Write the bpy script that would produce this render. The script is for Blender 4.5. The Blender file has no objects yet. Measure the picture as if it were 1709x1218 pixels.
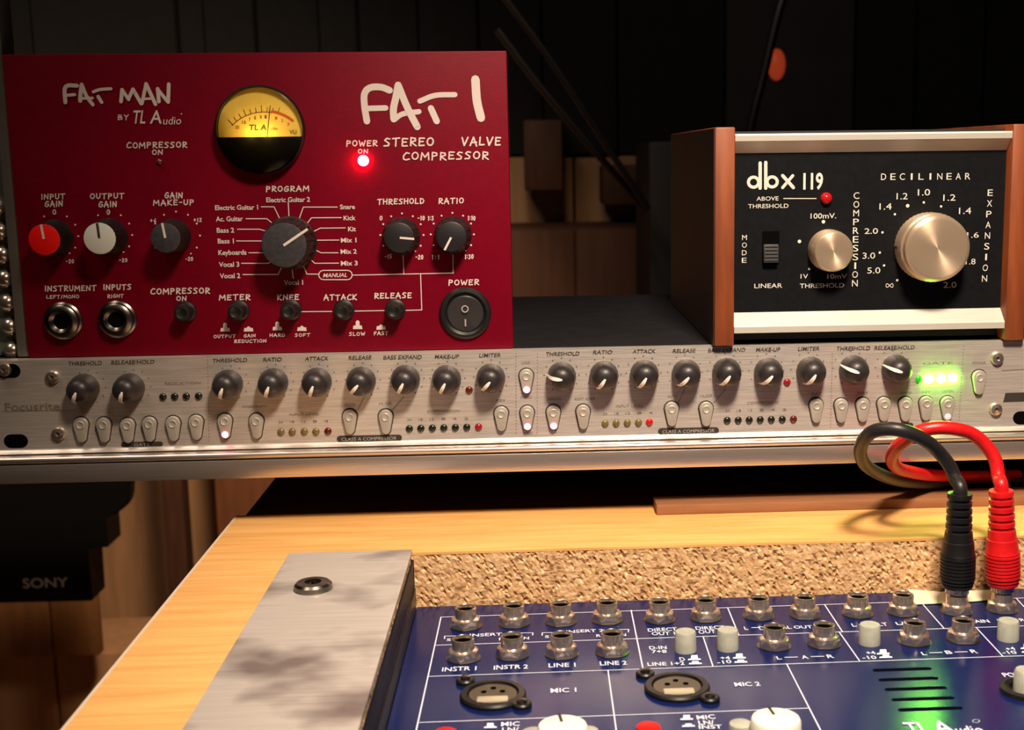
import bpy, bmesh, math, random
from mathutils import Vector, Matrix
random.seed(7)
PI = math.pi
sc = bpy.context.scene
col = sc.collection

# ------------------------------------------------------------------ camera
W_, H_ = 1709, 1218
F_, CX, CY = 2095.0, 1000.0, 609.0
PITCH, ROLL, YAW = math.radians(9.48), math.radians(-0.68), math.radians(3.0)
CAM = Vector((0.0, -0.6, 0.180))
_cp, _sp, _cr, _sr = math.cos(PITCH), math.sin(PITCH), math.cos(ROLL), math.sin(ROLL)
LR = Vector((math.cos(YAW), -math.sin(YAW), 0)); LD = Vector((0, 0, -1)); LF = Vector((math.sin(YAW), math.cos(YAW), 0))
def _lvl(a, b, c): return LR*a + LD*b + LF*c
AX = _lvl(_cr, -_sr*_cp, _sr*_sp)
AY = _lvl(_sr, _cr*_cp, -_cr*_sp)
AZ = _lvl(0, _sp, _cp)
cam_d = bpy.data.cameras.new('camera'); cam = bpy.data.objects.new('camera', cam_d); col.objects.link(cam)
cam_d.sensor_width = 36; cam_d.lens = F_/W_*36; cam_d.shift_x = (W_/2-CX)/W_
cam_d.clip_start = 0.02; cam_d.clip_end = 50
cam_d.dof.use_dof = True; cam_d.dof.focus_distance = 0.60; cam_d.dof.aperture_fstop = 18
m = Matrix((( AX.x, -AY.x, -AZ.x, CAM.x), (AX.y, -AY.y, -AZ.y, CAM.y), (AX.z, -AY.z, -AZ.z, CAM.z), (0, 0, 0, 1)))
cam.matrix_world = m
sc.camera = cam

def ray(px, py): return AX*((px-CX)/F_) + AY*((py-CY)/F_) + AZ
def aty(px, py, y):
    d = ray(px, py); return CAM + d*((y-CAM.y)/d.y)
def atz(px, py, z):
    d = ray(px, py); return CAM + d*((z-CAM.z)/d.z)

# ------------------------------------------------------------------ world, lights, exposure
sc.view_settings.view_transform = 'Standard'
sc.view_settings.look = 'None'
sc.view_settings.gamma = 1
sc.view_settings.exposure = 0.0
sc.view_settings.use_curve_mapping = False
wd = bpy.data.worlds.new('world'); sc.world = wd; wd.use_nodes = True
wd.node_tree.nodes['Background'].inputs[0].default_value = (0.02, 0.018, 0.022, 1)
wd.node_tree.nodes['Background'].inputs[1].default_value = 0.3

def area(name, loc, target, size, energy, color, size_y=None):
    d = bpy.data.lights.new(name, 'AREA'); d.energy = energy; d.color = color
    d.shape = 'RECTANGLE' if size_y else 'DISK'; d.size = size
    if size_y: d.size_y = size_y
    o = bpy.data.objects.new(name, d); col.objects.link(o); o.location = loc
    o.rotation_euler = (Vector(target)-Vector(loc)).to_track_quat('-Z', 'Y').to_euler()
    return o
# the studio's warm spotlight over the desk, plus two unseen fills added for the background
def spot(name, loc, target, radius, energy, color, cone, blend):
    d = bpy.data.lights.new(name, 'SPOT'); d.energy = energy; d.color = color; d.shadow_soft_size = radius
    d.spot_size = math.radians(cone); d.spot_blend = blend
    o = bpy.data.objects.new(name, d); col.objects.link(o); o.location = loc
    o.rotation_euler = (Vector(target)-Vector(loc)).to_track_quat('-Z', 'Y').to_euler()
    return o
spot('desk_lamp_light', (0.12, -0.44, 0.62), (0.15, -0.12, 0.0), 0.060, 46, (1.0, 0.80, 0.60), 78, 1.0)
spot('back_fill_light', (-0.10, 0.40, 0.80), (-0.80, 1.35, -0.45), 0.12, 75, (1.0, 0.68, 0.42), 84, 1.0)  # unseen fill added behind the gear to brighten the lower-left boards
area('front_fill_light', (-0.7, -0.4, 1.55), (-0.6, 1.0, -0.5), 0.5, 6.5, (1.0, 0.80, 0.62))  # unseen soft fill added for the fronts of the screen and stand

# ------------------------------------------------------------------ materials
MATS = {}
def mat(name, color, rough=0.5, metal=0.0, var=0.0, scale=40.0, stretch=(1, 1, 1), bump=0.0, bscale=None, color2=None,
        emit=None, estr=0.0, coat=0.0, detail=4.0, aniso=0.0, ramp=(0.35, 0.65), spec=None):
    if name in MATS: return MATS[name]
    M = bpy.data.materials.new(name); M.use_nodes = True; nt = M.node_tree; N = nt.nodes; L = nt.links
    b = N['Principled BSDF']
    b.inputs['Base Color'].default_value = (*color, 1); b.inputs['Roughness'].default_value = rough
    b.inputs['Metallic'].default_value = metal
    if spec is not None: b.inputs['Specular IOR Level'].default_value = spec
    if coat: b.inputs['Coat Weight'].default_value = coat; b.inputs['Coat Roughness'].default_value = 0.1
    if aniso: b.inputs['Anisotropic'].default_value = aniso
    if emit: b.inputs['Emission Color'].default_value = (*emit, 1); b.inputs['Emission Strength'].default_value = estr
    tc = N.new('ShaderNodeTexCoord'); mp = N.new('ShaderNodeMapping'); mp.inputs['Scale'].default_value = stretch
    geo = N.new('ShaderNodeNewGeometry'); L.new(geo.outputs['Position'], mp.inputs['Vector'])
    if var or color2:
        nz = N.new('ShaderNodeTexNoise'); nz.inputs['Scale'].default_value = scale; nz.inputs['Detail'].default_value = detail
        L.new(mp.outputs[0], nz.inputs['Vector'])
        rp = N.new('ShaderNodeValToRGB'); rp.color_ramp.elements[0].position = ramp[0]; rp.color_ramp.elements[1].position = ramp[1]
        c2 = color2 if color2 else tuple(min(1, c*(1+var)) for c in color)
        c1 = color if color2 else tuple(c*(1-var) for c in color)
        rp.color_ramp.elements[0].color = (*c1, 1); rp.color_ramp.elements[1].color = (*c2, 1)
        L.new(nz.outputs[0], rp.inputs[0]); L.new(rp.outputs[0], b.inputs['Base Color'])
    if bump:
        n2 = N.new('ShaderNodeTexNoise'); n2.inputs['Scale'].default_value = bscale or scale; n2.inputs['Detail'].default_value = 3
        L.new(mp.outputs[0], n2.inputs['Vector'])
        bp = N.new('ShaderNodeBump'); bp.inputs['Strength'].default_value = bump; bp.inputs['Distance'].default_value = 0.0005
        L.new(n2.outputs[0], bp.inputs['Height']); L.new(bp.outputs[0], b.inputs['Normal'])
    MATS[name] = M; return M

M_red = mat('red_enamel', (0.165, 0.0003, 0.0110), 0.5, 0, var=0.05, scale=300, bump=0.1, bscale=1500, spec=0.12)
M_print = mat('white_print', (0.70, 0.62, 0.58), 0.6, spec=0.2)
M_printm = mat('white_print_mixer', (0.72, 0.76, 0.90), 0.6, spec=0.2)
M_printd = mat('cream_print', (0.66, 0.64, 0.58), 0.6, spec=0.2)
M_bprint = mat('black_print', (0.03, 0.025, 0.02), 0.6)
M_fprint = mat('faded_print', (0.16, 0.13, 0.10), 0.6)
M_blk = mat('black_plastic', (0.008, 0.0075, 0.008), 0.42, var=0.2, scale=200)
M_gknob = mat('grey_knob_cap', (0.036, 0.034, 0.040), 0.5, var=0.2, scale=500)
M_blkcap = mat('black_knob_cap', (0.012, 0.011, 0.014), 0.45)
M_redcap = mat('red_cap', (0.85, 0.006, 0.004), 0.4)
M_whitecap = mat('white_cap', (0.62, 0.64, 0.58), 0.5)
M_cream = mat('cream_cap', (0.86, 0.84, 0.72), 0.45)
M_greycap = mat('grey_cap', (0.38, 0.39, 0.34), 0.5, var=0.08, scale=300)
M_sknob = mat('soft_dark_knob', (0.022, 0.018, 0.020), 0.42, var=0.15, scale=300)
M_alu = mat('brushed_aluminium', (0.78, 0.71, 0.66), 0.40, 0.70, var=0.12, scale=60, stretch=(1, 12, 30), bump=0.22, bscale=90)
M_shelf = mat('satin_aluminium', (0.66, 0.58, 0.54), 0.30, 0.85, var=0.05, scale=50, stretch=(0.6, 12, 25), bump=0.12, bscale=80)
M_alubtn = mat('silver_button', (0.44, 0.41, 0.37), 0.5, 0.35, var=0.04, scale=200)
M_gap = mat('dark_gap', (0.02, 0.015, 0.012), 0.7)
M_chrome = mat('nickel', (0.68, 0.58, 0.50), 0.24, 0.90, var=0.1, scale=250)
M_chromed = mat('dark_nickel', (0.22, 0.20, 0.18), 0.28, 1.0, var=0.15, scale=250)
M_hole = mat('black_hole', (0.003, 0.003, 0.003), 0.9, spec=0.0)
M_trim = mat('anodised_trim', (0.76, 0.73, 0.66), 0.45, 0.5, var=0.03, scale=60, stretch=(1, 10, 30), bump=0.08, bscale=80)
M_dface = mat('black_faceplate', (0.005, 0.0055, 0.007), 0.55, var=0.15, scale=300, spec=0.12)
M_wood = mat('walnut_side', (0.17, 0.038, 0.010), 0.5, 0, color2=(0.26, 0.062, 0.016), scale=60, stretch=(3, 1, 0.35), bump=0.1, bscale=200)
M_case = mat('black_case', (0.008, 0.007, 0.010), 0.6, var=0.2, scale=100)
M_blue = mat('blue_enamel', (0.0035, 0.0110, 0.080), 0.22, 0, var=0.07, scale=200, bump=0.02, bscale=1200, spec=0.32)
M_bluedk = mat('dark_blue_flange', (0.002, 0.0035, 0.016), 0.5, spec=0.2)
M_rubber = mat('black_rubber', (0.007, 0.007, 0.007), 0.38)
M_rubcab = mat('black_cable_rubber', (0.015, 0.014, 0.014), 0.42, var=0.1, scale=300)
M_redrub = mat('red_cable_rubber', (0.60, 0.008, 0.010), 0.36, var=0.1, scale=300)
M_tape = mat('masking_tape', (0.80, 0.74, 0.55), 0.75, var=0.06, scale=150, bump=0.2, bscale=300)
M_slat = mat('brown_hardboard', (0.27, 0.115, 0.05), 0.6, var=0.12, scale=90, stretch=(0.3, 3, 3))
M_edge = mat('pale_edge_band', (0.72, 0.60, 0.48), 0.45)
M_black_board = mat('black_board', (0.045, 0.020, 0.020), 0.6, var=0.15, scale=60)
M_dial = mat('meter_dial', (0.85, 0.60, 0.10), 0.7, var=0.04, scale=100)
M_olive = mat('olive_lens', (0.16, 0.12, 0.04), 0.25)
M_dgreen = mat('dark_green_lens', (0.010, 0.014, 0.009), 0.25)
M_dred = mat('dark_red_lens', (0.10, 0.012, 0.008), 0.2)
M_redlens = mat('red_lens', (0.50, 0.01, 0.01), 0.15)
M_midred = mat('mid_red_lens', (0.28, 0.01, 0.02), 0.2)
M_lred = mat('lit_red', (1, 0.1, 0.1), 0.3, emit=(1.0, 0.025, 0.07), estr=110)
M_pink = mat('lit_pink', (1, 0.2, 0.35), 0.3, emit=(1.0, 0.10, 0.22), estr=14)
M_pinkf = mat('faint_pink', (1, 0.4, 0.5), 0.3, emit=(1.0, 0.35, 0.45), estr=1.2)
M_green = mat('lit_green', (0.2, 1, 0.1), 0.3, emit=(0.20, 1.0, 0.02), estr=230)
M_greenf = mat('dim_green', (0.02, 0.3, 0.02), 0.3, emit=(0.01, 0.6, 0.01), estr=0.5)
M_rail = mat('grey_rail', (0.30, 0.28, 0.26), 0.4, 0.6, var=0.06, scale=100)
M_railg = mat('green_grey_metal', (0.16, 0.20, 0.17), 0.45, 0.1, var=0.25, scale=80)
M_floorw = mat('floor_boards', (0.22, 0.10, 0.035), 0.6, var=0.2, scale=12, stretch=(1, 6, 1))
M_panel = mat('tan_wood_panel', (0.40, 0.23, 0.12), 0.65, var=0.1, scale=14, stretch=(6, 6, 0.6))
M_panel2 = mat('brown_wood_panel', (0.20, 0.075, 0.03), 0.65, var=0.15, scale=14, stretch=(6, 6, 0.6))
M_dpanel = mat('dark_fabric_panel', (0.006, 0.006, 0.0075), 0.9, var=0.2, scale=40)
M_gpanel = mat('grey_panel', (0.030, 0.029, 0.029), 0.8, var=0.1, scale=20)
M_wall = mat('dark_wall', (0.016, 0.015, 0.018), 0.9, var=0.15, scale=20)
M_cup = mat('cupboard_wood', (0.095, 0.036, 0.016), 0.7, var=0.15, scale=14, stretch=(6, 6, 0.6))
M_dkbrown = mat('dark_brown_wood', (0.07, 0.026, 0.012), 0.7, var=0.2, scale=20, stretch=(4, 4, 0.6))
M_sony = mat('black_gloss_plastic', (0.004, 0.004, 0.004), 0.5, spec=0.2)
M_greyp = mat('grey_print', (0.75, 0.75, 0.72), 0.6)
M_orange = mat('glowing_orange_plastic', (0.75, 0.10, 0.03), 0.4, emit=(0.9, 0.10, 0.03), estr=0.22)  # faint emission put into the colour; the knob is no lamp

# knob with spun (radially brushed) front: anisotropic metal around its own axis
def spun_mat():
    M = bpy.data.materials.new('spun_aluminium'); M.use_nodes = True; N = M.node_tree.nodes; L = M.node_tree.links
    b = N['Principled BSDF']; b.inputs['Base Color'].default_value = (0.72, 0.56, 0.40, 1); b.inputs['Metallic'].default_value = 0.72
    b.inputs['Roughness'].default_value = 0.36; b.inputs['Anisotropic'].default_value = 0.8; b.inputs['Anisotropic Rotation'].default_value = 0.25
    t = N.new('ShaderNodeTangent'); t.direction_type = 'RADIAL'; t.axis = 'Y'
    L.new(t.outputs[0], b.inputs['Tangent'])
    nz = N.new('ShaderNodeTexNoise'); nz.inputs['Scale'].default_value = 900
    tc = N.new('ShaderNodeTexCoord'); L.new(tc.outputs['Object'], nz.inputs['Vector'])
    bp = N.new('ShaderNodeBump'); bp.inputs['Strength'].default_value = 0.05; bp.inputs['Distance'].default_value = 0.0003
    L.new(nz.outputs[0], bp.inputs['Height']); L.new(bp.outputs[0], b.inputs['Normal'])
    return M
M_spun = spun_mat()

# beech laminate: fine grain lines running along x
def laminate():
    M = bpy.data.materials.new('beech_laminate'); M.use_nodes = True; N = M.node_tree.nodes; L = M.node_tree.links
    b = N['Principled BSDF']; b.inputs['Roughness'].default_value = 0.42
    g = N.new('ShaderNodeNewGeometry'); mp = N.new('ShaderNodeMapping'); mp.inputs['Scale'].default_value = (4, 60, 4)
    L.new(g.outputs['Position'], mp.inputs['Vector'])
    nz = N.new('ShaderNodeTexNoise'); nz.inputs['Scale'].default_value = 3; nz.inputs['Detail'].default_value = 8; nz.inputs['Roughness'].default_value = 0.65
    nz.inputs['Distortion'].default_value = 0.6
    L.new(mp.outputs[0], nz.inputs['Vector'])
    r = N.new('ShaderNodeValToRGB'); e = r.color_ramp.elements
    e[0].position = 0.30; e[0].color = (0.70, 0.34, 0.10, 1); e[1].position = 0.62; e[1].color = (0.89, 0.51, 0.18, 1)
    L.new(nz.outputs[0], r.inputs[0]); L.new(r.outputs[0], b.inputs['Base Color'])
    return M
M_lam = laminate()

# raw chipboard: flattened chips in several browns
def chipboard():
    M = bpy.data.materials.new('raw_chipboard'); M.use_nodes = True; N = M.node_tree.nodes; L = M.node_tree.links
    b = N['Principled BSDF']; b.inputs['Roughness'].default_value = 0.85
    g = N.new('ShaderNodeNewGeometry'); mp = N.new('ShaderNodeMapping'); mp.inputs['Scale'].default_value = (1, 1, 1.9)
    L.new(g.outputs['Position'], mp.inputs['Vector'])
    wn = N.new('ShaderNodeTexNoise'); wn.inputs['Scale'].default_value = 300
    L.new(mp.outputs[0], wn.inputs['Vector'])
    mx = N.new('ShaderNodeVectorMath'); mx.operation = 'MULTIPLY_ADD'; mx.inputs[1].default_value = (0.003,)*3
    L.new(wn.outputs['Color'], mx.inputs[0]); L.new(mp.outputs[0], mx.inputs[2])
    v = N.new('ShaderNodeTexVoronoi'); v.inputs['Scale'].default_value = 560
    L.new(mx.outputs[0], v.inputs['Vector'])
    s = N.new('ShaderNodeSeparateColor'); L.new(v.outputs['Color'], s.inputs[0])
    r = N.new('ShaderNodeValToRGB'); e = r.color_ramp.elements
    e[0].position = 0.0; e[0].color = (0.24, 0.11, 0.045, 1); e[1].position = 1; e[1].color = (0.86, 0.60, 0.36, 1)
    x = r.color_ramp.elements.new(0.25); x.color = (0.60, 0.35, 0.16, 1)
    x = r.color_ramp.elements.new(0.7); x.color = (0.72, 0.45, 0.23, 1)
    L.new(s.outputs[0], r.inputs[0]); L.new(r.outputs[0], b.inputs['Base Color'])
    bp = N.new('ShaderNodeBump'); bp.inputs['Strength'].default_value = 0.45; bp.inputs['Distance'].default_value = 0.0005
    L.new(s.outputs[1], bp.inputs['Height']); L.new(bp.outputs[0], b.inputs['Normal'])
    return M
M_chip = chipboard()

# mottled steel: pale brushed metal with dark blotches from noise
def steel():
    M = bpy.data.materials.new('mottled_steel'); M.use_nodes = True; N = M.node_tree.nodes; L = M.node_tree.links
    b = N['Principled BSDF']; b.inputs['Metallic'].default_value = 0.35; b.inputs['Roughness'].default_value = 0.40
    g = N.new('ShaderNodeNewGeometry'); mp = N.new('ShaderNodeMapping'); mp.inputs['Scale'].default_value = (13, 17, 10); mp.inputs['Location'].default_value = (2.1, 0.4, 0)
    L.new(g.outputs['Position'], mp.inputs['Vector'])
    nz = N.new('ShaderNodeTexNoise'); nz.inputs['Scale'].default_value = 1.5; nz.inputs['Detail'].default_value = 3
    L.new(mp.outputs[0], nz.inputs['Vector'])
    r = N.new('ShaderNodeValToRGB'); e = r.color_ramp.elements
    e[0].position = 0.36; e[0].color = (0.30, 0.25, 0.25, 1); e[1].position = 0.52; e[1].color = (0.80, 0.75, 0.72, 1)
    L.new(nz.outputs[0], r.inputs[0])
    mp2 = N.new('ShaderNodeMapping'); mp2.inputs['Scale'].default_value = (10, 500, 10); L.new(g.outputs['Position'], mp2.inputs['Vector'])
    n2 = N.new('ShaderNodeTexNoise'); n2.inputs['Scale'].default_value = 2; L.new(mp2.outputs[0], n2.inputs['Vector'])
    mx = N.new('ShaderNodeMix'); mx.data_type = 'RGBA'; mx.blend_type = 'MULTIPLY'; mx.inputs[0].default_value = 0.45
    L.new(r.outputs[0], mx.inputs[6]); L.new(n2.outputs[0], mx.inputs[7]); L.new(mx.outputs[2], b.inputs['Base Color'])
    return M
M_steel = steel()

# ------------------------------------------------------------------ object helpers
WL = {}                                            # world origin of every object made here (no rotations on parents)
def _place(o, parent, loc):
    loc = Vector(loc)
    if parent is not None:
        o.parent = parent; o.location = loc - WL[parent.name]
    else: o.location = loc
    WL[o.name] = loc
def thing(name, label, cat, loc, group=None):
    o = bpy.data.objects.new(name, None); col.objects.link(o); o.empty_display_size = 0.02
    _place(o, None, loc); o['label'] = label; o['category'] = cat
    if group: o['group'] = group
    return o
def tag(o, label=None, cat=None, group=None, kind=None):
    if label: o['label'] = label
    if cat: o['category'] = cat
    if group: o['group'] = group
    if kind: o['kind'] = kind
    return o
def tomesh(bm, name, m, smooth=True):
    me = bpy.data.meshes.new(name)
    bmesh.ops.recalc_face_normals(bm, faces=bm.faces)
    if smooth:
        for f in bm.faces: f.smooth = True
        for e in bm.edges:
            if len(e.link_faces) == 2 and e.calc_face_angle(0) > 0.6: e.smooth = False
    bm.to_mesh(me); bm.free(); me.materials.append(m); return me
def obj(name, bm, m, parent=None, smooth=True, recalc=True):
    """vertices are in world space; the origin goes to the middle of the bounding box"""
    vs = [v.co for v in bm.verts]
    lo = Vector([min(v[i] for v in vs) for i in range(3)]); hi = Vector([max(v[i] for v in vs) for i in range(3)])
    c = (lo+hi)/2; c.z = lo.z
    bmesh.ops.translate(bm, verts=bm.verts, vec=-c)
    o = bpy.data.objects.new(name, tomesh(bm, name, m, smooth)); col.objects.link(o); _place(o, parent, c); return o
def inst(name, me, parent, loc, rot=None):
    o = bpy.data.objects.new(name, me); col.objects.link(o); _place(o, parent, loc)
    if rot: o.rotation_euler = rot
    return o
def sub(name, me, parent, off=(0, 0, 0)):           # a child in its parent's own (possibly rotated) frame
    o = bpy.data.objects.new(name, me); col.objects.link(o); o.parent = parent; o.location = off; WL[o.name] = WL[parent.name]+Vector(off); return o

def box(bm, lo, hi, bev=0.0, seg=2):
    lo, hi = Vector(lo), Vector(hi)
    r = bmesh.ops.create_cube(bm, size=1)['verts']
    s = hi-lo; c = (hi+lo)/2
    for v in r: v.co = Vector((v.co.x*s.x+c.x, v.co.y*s.y+c.y, v.co.z*s.z+c.z))
    if bev:
        es = list({e for v in r for e in v.link_edges})
        bmesh.ops.bevel(bm, geom=es, offset=bev, segments=seg, affect='EDGES', profile=0.5)
    return bm
def B(lo, hi, bev=0.0, seg=2): return box(bmesh.new(), lo, hi, bev, seg)
def lathe(prof, n=32, face=False, bm=None, flute=None, caps=True):
    """prof: (radius, height) pairs; axis +Z, or -Y (towards the viewer) when face"""
    bm = bm or bmesh.new(); rings = []
    for k, (r, h) in enumerate(prof):
        ring = []
        for i in range(n):
            a = 2*PI*i/n; rr = r
            if flute and k in flute[0]: rr = r*(1-flute[2]*(i % flute[1] == 0))
            x, y, z = rr*math.cos(a), rr*math.sin(a), h
            ring.append(bm.verts.new((x, -z, y) if face else (x, y, z)))
        rings.append(ring)
    for a, b in zip(rings, rings[1:]):
        for i in range(n): bm.faces.new((a[i], a[(i+1) % n], b[(i+1) % n], b[i]))
    for ring, rh in ((rings[0], prof[0]), (rings[-1], prof[-1])):
        if rh[0] > 1e-7 and caps: bm.faces.new(ring)
    bmesh.ops.remove_doubles(bm, verts=bm.verts, dist=1e-7)
    return bm
def prism(bm, pts, axis, a, b):
    """extrude the polygon pts (2-D) along an axis between a and b; axis 'y': pts=(x,z); 'z': pts=(x,y); 'x': pts=(y,z)"""
    f = {'y': lambda p, t: (p[0], t, p[1]), 'z': lambda p, t: (p[0], p[1], t), 'x': lambda p, t: (t, p[0], p[1])}[axis]
    A = [bm.verts.new(f(p, a)) for p in pts]; C = [bm.verts.new(f(p, b)) for p in pts]; n = len(pts)
    bm.faces.new(A); bm.faces.new(C[::-1])
    for i in range(n): bm.faces.new((A[i], A[(i+1) % n], C[(i+1) % n], C[i]))
    return bm
def spline(pts, n=8):
    P = [Vector(p) for p in pts]; P = [P[0]*2-P[1]] + P + [P[-1]*2-P[-2]]; out = []
    for i in range(1, len(P)-2):
        for k in range(n):
            t = k/n; a, b, c, d = P[i-1:i+3]
            out.append(0.5*((2*b)+(-a+c)*t+(2*a-5*b+4*c-d)*t*t+(-a+3*b-3*c+d)*t**3))
    out.append(P[-2]); return out
def tube(bm, path, r, n=14):
    path = [Vector(p) for p in path]; rings = []; up = Vector((0, 0, 1)); prev = None
    for i, p in enumerate(path):
        t = (path[min(i+1, len(path)-1)]-path[max(i-1, 0)]).normalized()
        if prev is None:
            u = t.cross(up);  u = u if u.length > 0.1 else t.cross(Vector((1, 0, 0))); u.normalize()
        else: u = (prev - t*prev.dot(t)).normalized()
        prev = u; w = t.cross(u); rr = r[i] if isinstance(r, (list, tuple)) else r
        rings.append([bm.verts.new(p+u*rr*math.cos(2*PI*k/n)+w*rr*math.sin(2*PI*k/n)) for k in range(n)])
    for a, b in zip(rings, rings[1:]):
        for k in range(n): bm.faces.new((a[k], a[(k+1) % n], b[(k+1) % n], b[k]))
    bm.faces.new(rings[0]); bm.faces.new(rings[-1][::-1]); return bm

# ------------------------------------------------------------------ flat print on a plane: a plane is ('y', y) facing the viewer or ('z', z) facing up
class Sheet:
    def __init__(s, kind, v, lift=0.00012):
        s.k, s.v, s.bm = kind, v, bmesh.new(); s.lift = lift; s.n = 0
    def uv(s, px, py):
        p = aty(px, py, s.v) if s.k == 'y' else atz(px, py, s.v)
        return (p.x, p.z) if s.k == 'y' else (p.x, p.y)
    def co(s, u, v): return (u, s.v-s.lift, v) if s.k == 'y' else (u, v, s.v+s.lift)
    def face(s, pts):
        s.n += 1; e = (s.n % 120)*1.5e-6; s.lift += e
        try: s.bm.faces.new([s.bm.verts.new(s.co(*p)) for p in pts])
        except ValueError: pass
        s.lift -= e
    def stroke(s, pts, w, closed=False):           # pts in plane metres
        if closed: pts = list(pts)+[pts[0]]
        for a, b in zip(pts, pts[1:]):
            dx, dy = b[0]-a[0], b[1]-a[1]; L = math.hypot(dx, dy)
            if L < 1e-9: continue
            nx, ny = -dy/L*w/2, dx/L*w/2
            s.face([(a[0]+nx, a[1]+ny), (a[0]-nx, a[1]-ny), (b[0]-nx, b[1]-ny), (b[0]+nx, b[1]+ny)])
        for p in pts:
            if w > 0.0002: s.face([(p[0]+w/2*math.cos(2*PI*k/8), p[1]+w/2*math.sin(2*PI*k/8)) for k in range(8)])
    def line(s, pts, wpx, closed=False): s.stroke([s.uv(*p) for p in pts], wpx*s.mpp(*pts[0]), closed)
    def mpp(s, px, py):
        a, b = s.uv(px-0.5, py), s.uv(px+0.5, py); return abs(b[0]-a[0])
    def vpp(s, px, py):
        a, b = s.uv(px, py-0.5), s.uv(px, py+0.5); return abs(b[1]-a[1])
    def dot(s, px, py, rpx, n=10):
        u, v = s.uv(px, py); r = rpx*s.mpp(px, py)
        s.face([(u+r*math.cos(2*PI*k/n), v+r*math.sin(2*PI*k/n)) for k in range(n)])
    def poly(s, pts): s.face([s.uv(*p) for p in pts])
    def text(s, t, px, py, wpx, hpx, shear=0.0, bold=0.0):
        """block lettering fitted to a box centred on (px, py)"""
        tris = glyphs(t, bold); 
        xs = [p[0] for f in tris for p in f]; x0, x1 = min(xs), max(xs)
        u, v = s.uv(px, py); sx = wpx*s.mpp(px, py)/(x1-x0); sy = hpx*s.vpp(px, py)/CAPH
        for f in tris: s.face([(u+(p[0]-(x0+x1)/2)*sx+(p[1]-CAPH/2)*sy*shear, v+(p[1]-CAPH/2)*sy) for p in f])
    def hand(s, t, px, py, wpx, hpx, wt=0.17, shear=0.08):
        """marker-pen lettering built of strokes"""
        u, v = s.uv(px, py); rows = []; x = 0
        for ch in t:
            if ch == ' ': x += 0.6; continue
            g, gw = HAND[ch]; dy = random.uniform(-0.04, 0.05)
            rows += [[(x+p[0]*gw, p[1]+dy) for p in st] for st in g]; x += gw+0.30
        tot = x-0.30; sx = wpx*s.mpp(px, py)/tot; sy = hpx*s.vpp(px, py)
        for st in rows: s.stroke([(u+(p[0]-tot/2)*sx+(p[1]-0.5)*sy*shear, v+(p[1]-0.5)*sy) for p in st], wt*sy)
    def done(s, name, m, parent): 
        me_bm = s.bm
        up = Vector((0, -1, 0)) if s.k == 'y' else Vector((0, 0, 1))
        for f in me_bm.faces:
            f.normal_update()
            if f.normal.dot(up) < 0: f.normal_flip()
        vs = [v.co for v in me_bm.verts]; c = sum(vs, Vector())/len(vs)
        bmesh.ops.translate(me_bm, verts=me_bm.verts, vec=-c)
        me = bpy.data.meshes.new(name); me_bm.to_mesh(me); me_bm.free(); me.materials.append(m)
        o = bpy.data.objects.new(name, me); col.objects.link(o); _place(o, parent, c); return o
CAPH = 0.70
_gc = {}
def glyphs(t, bold):
    if (t, bold) in _gc: return _gc[(t, bold)]
    c = bpy.data.curves.new('print', 'FONT'); c.body = t; c.resolution_u = 3; c.fill_mode = 'FRONT'; c.offset = bold
    o = bpy.data.objects.new('print', c); col.objects.link(o)
    dg = bpy.context.evaluated_depsgraph_get(); e = o.evaluated_get(dg); me = e.to_mesh()
    tris = [[(me.vertices[i].co.x, me.vertices[i].co.y) for i in p.vertices] for p in me.polygons]
    e.to_mesh_clear(); bpy.data.objects.remove(o); bpy.data.curves.remove(c)
    _gc[(t, bold)] = tris; return tris
def _arc(cx, cy, rx, ry, a0, a1, n=7): return [(cx+rx*math.cos(math.radians(a0+(a1-a0)*i/n)), cy+ry*math.sin(math.radians(a0+(a1-a0)*i/n))) for i in range(n+1)]
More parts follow.
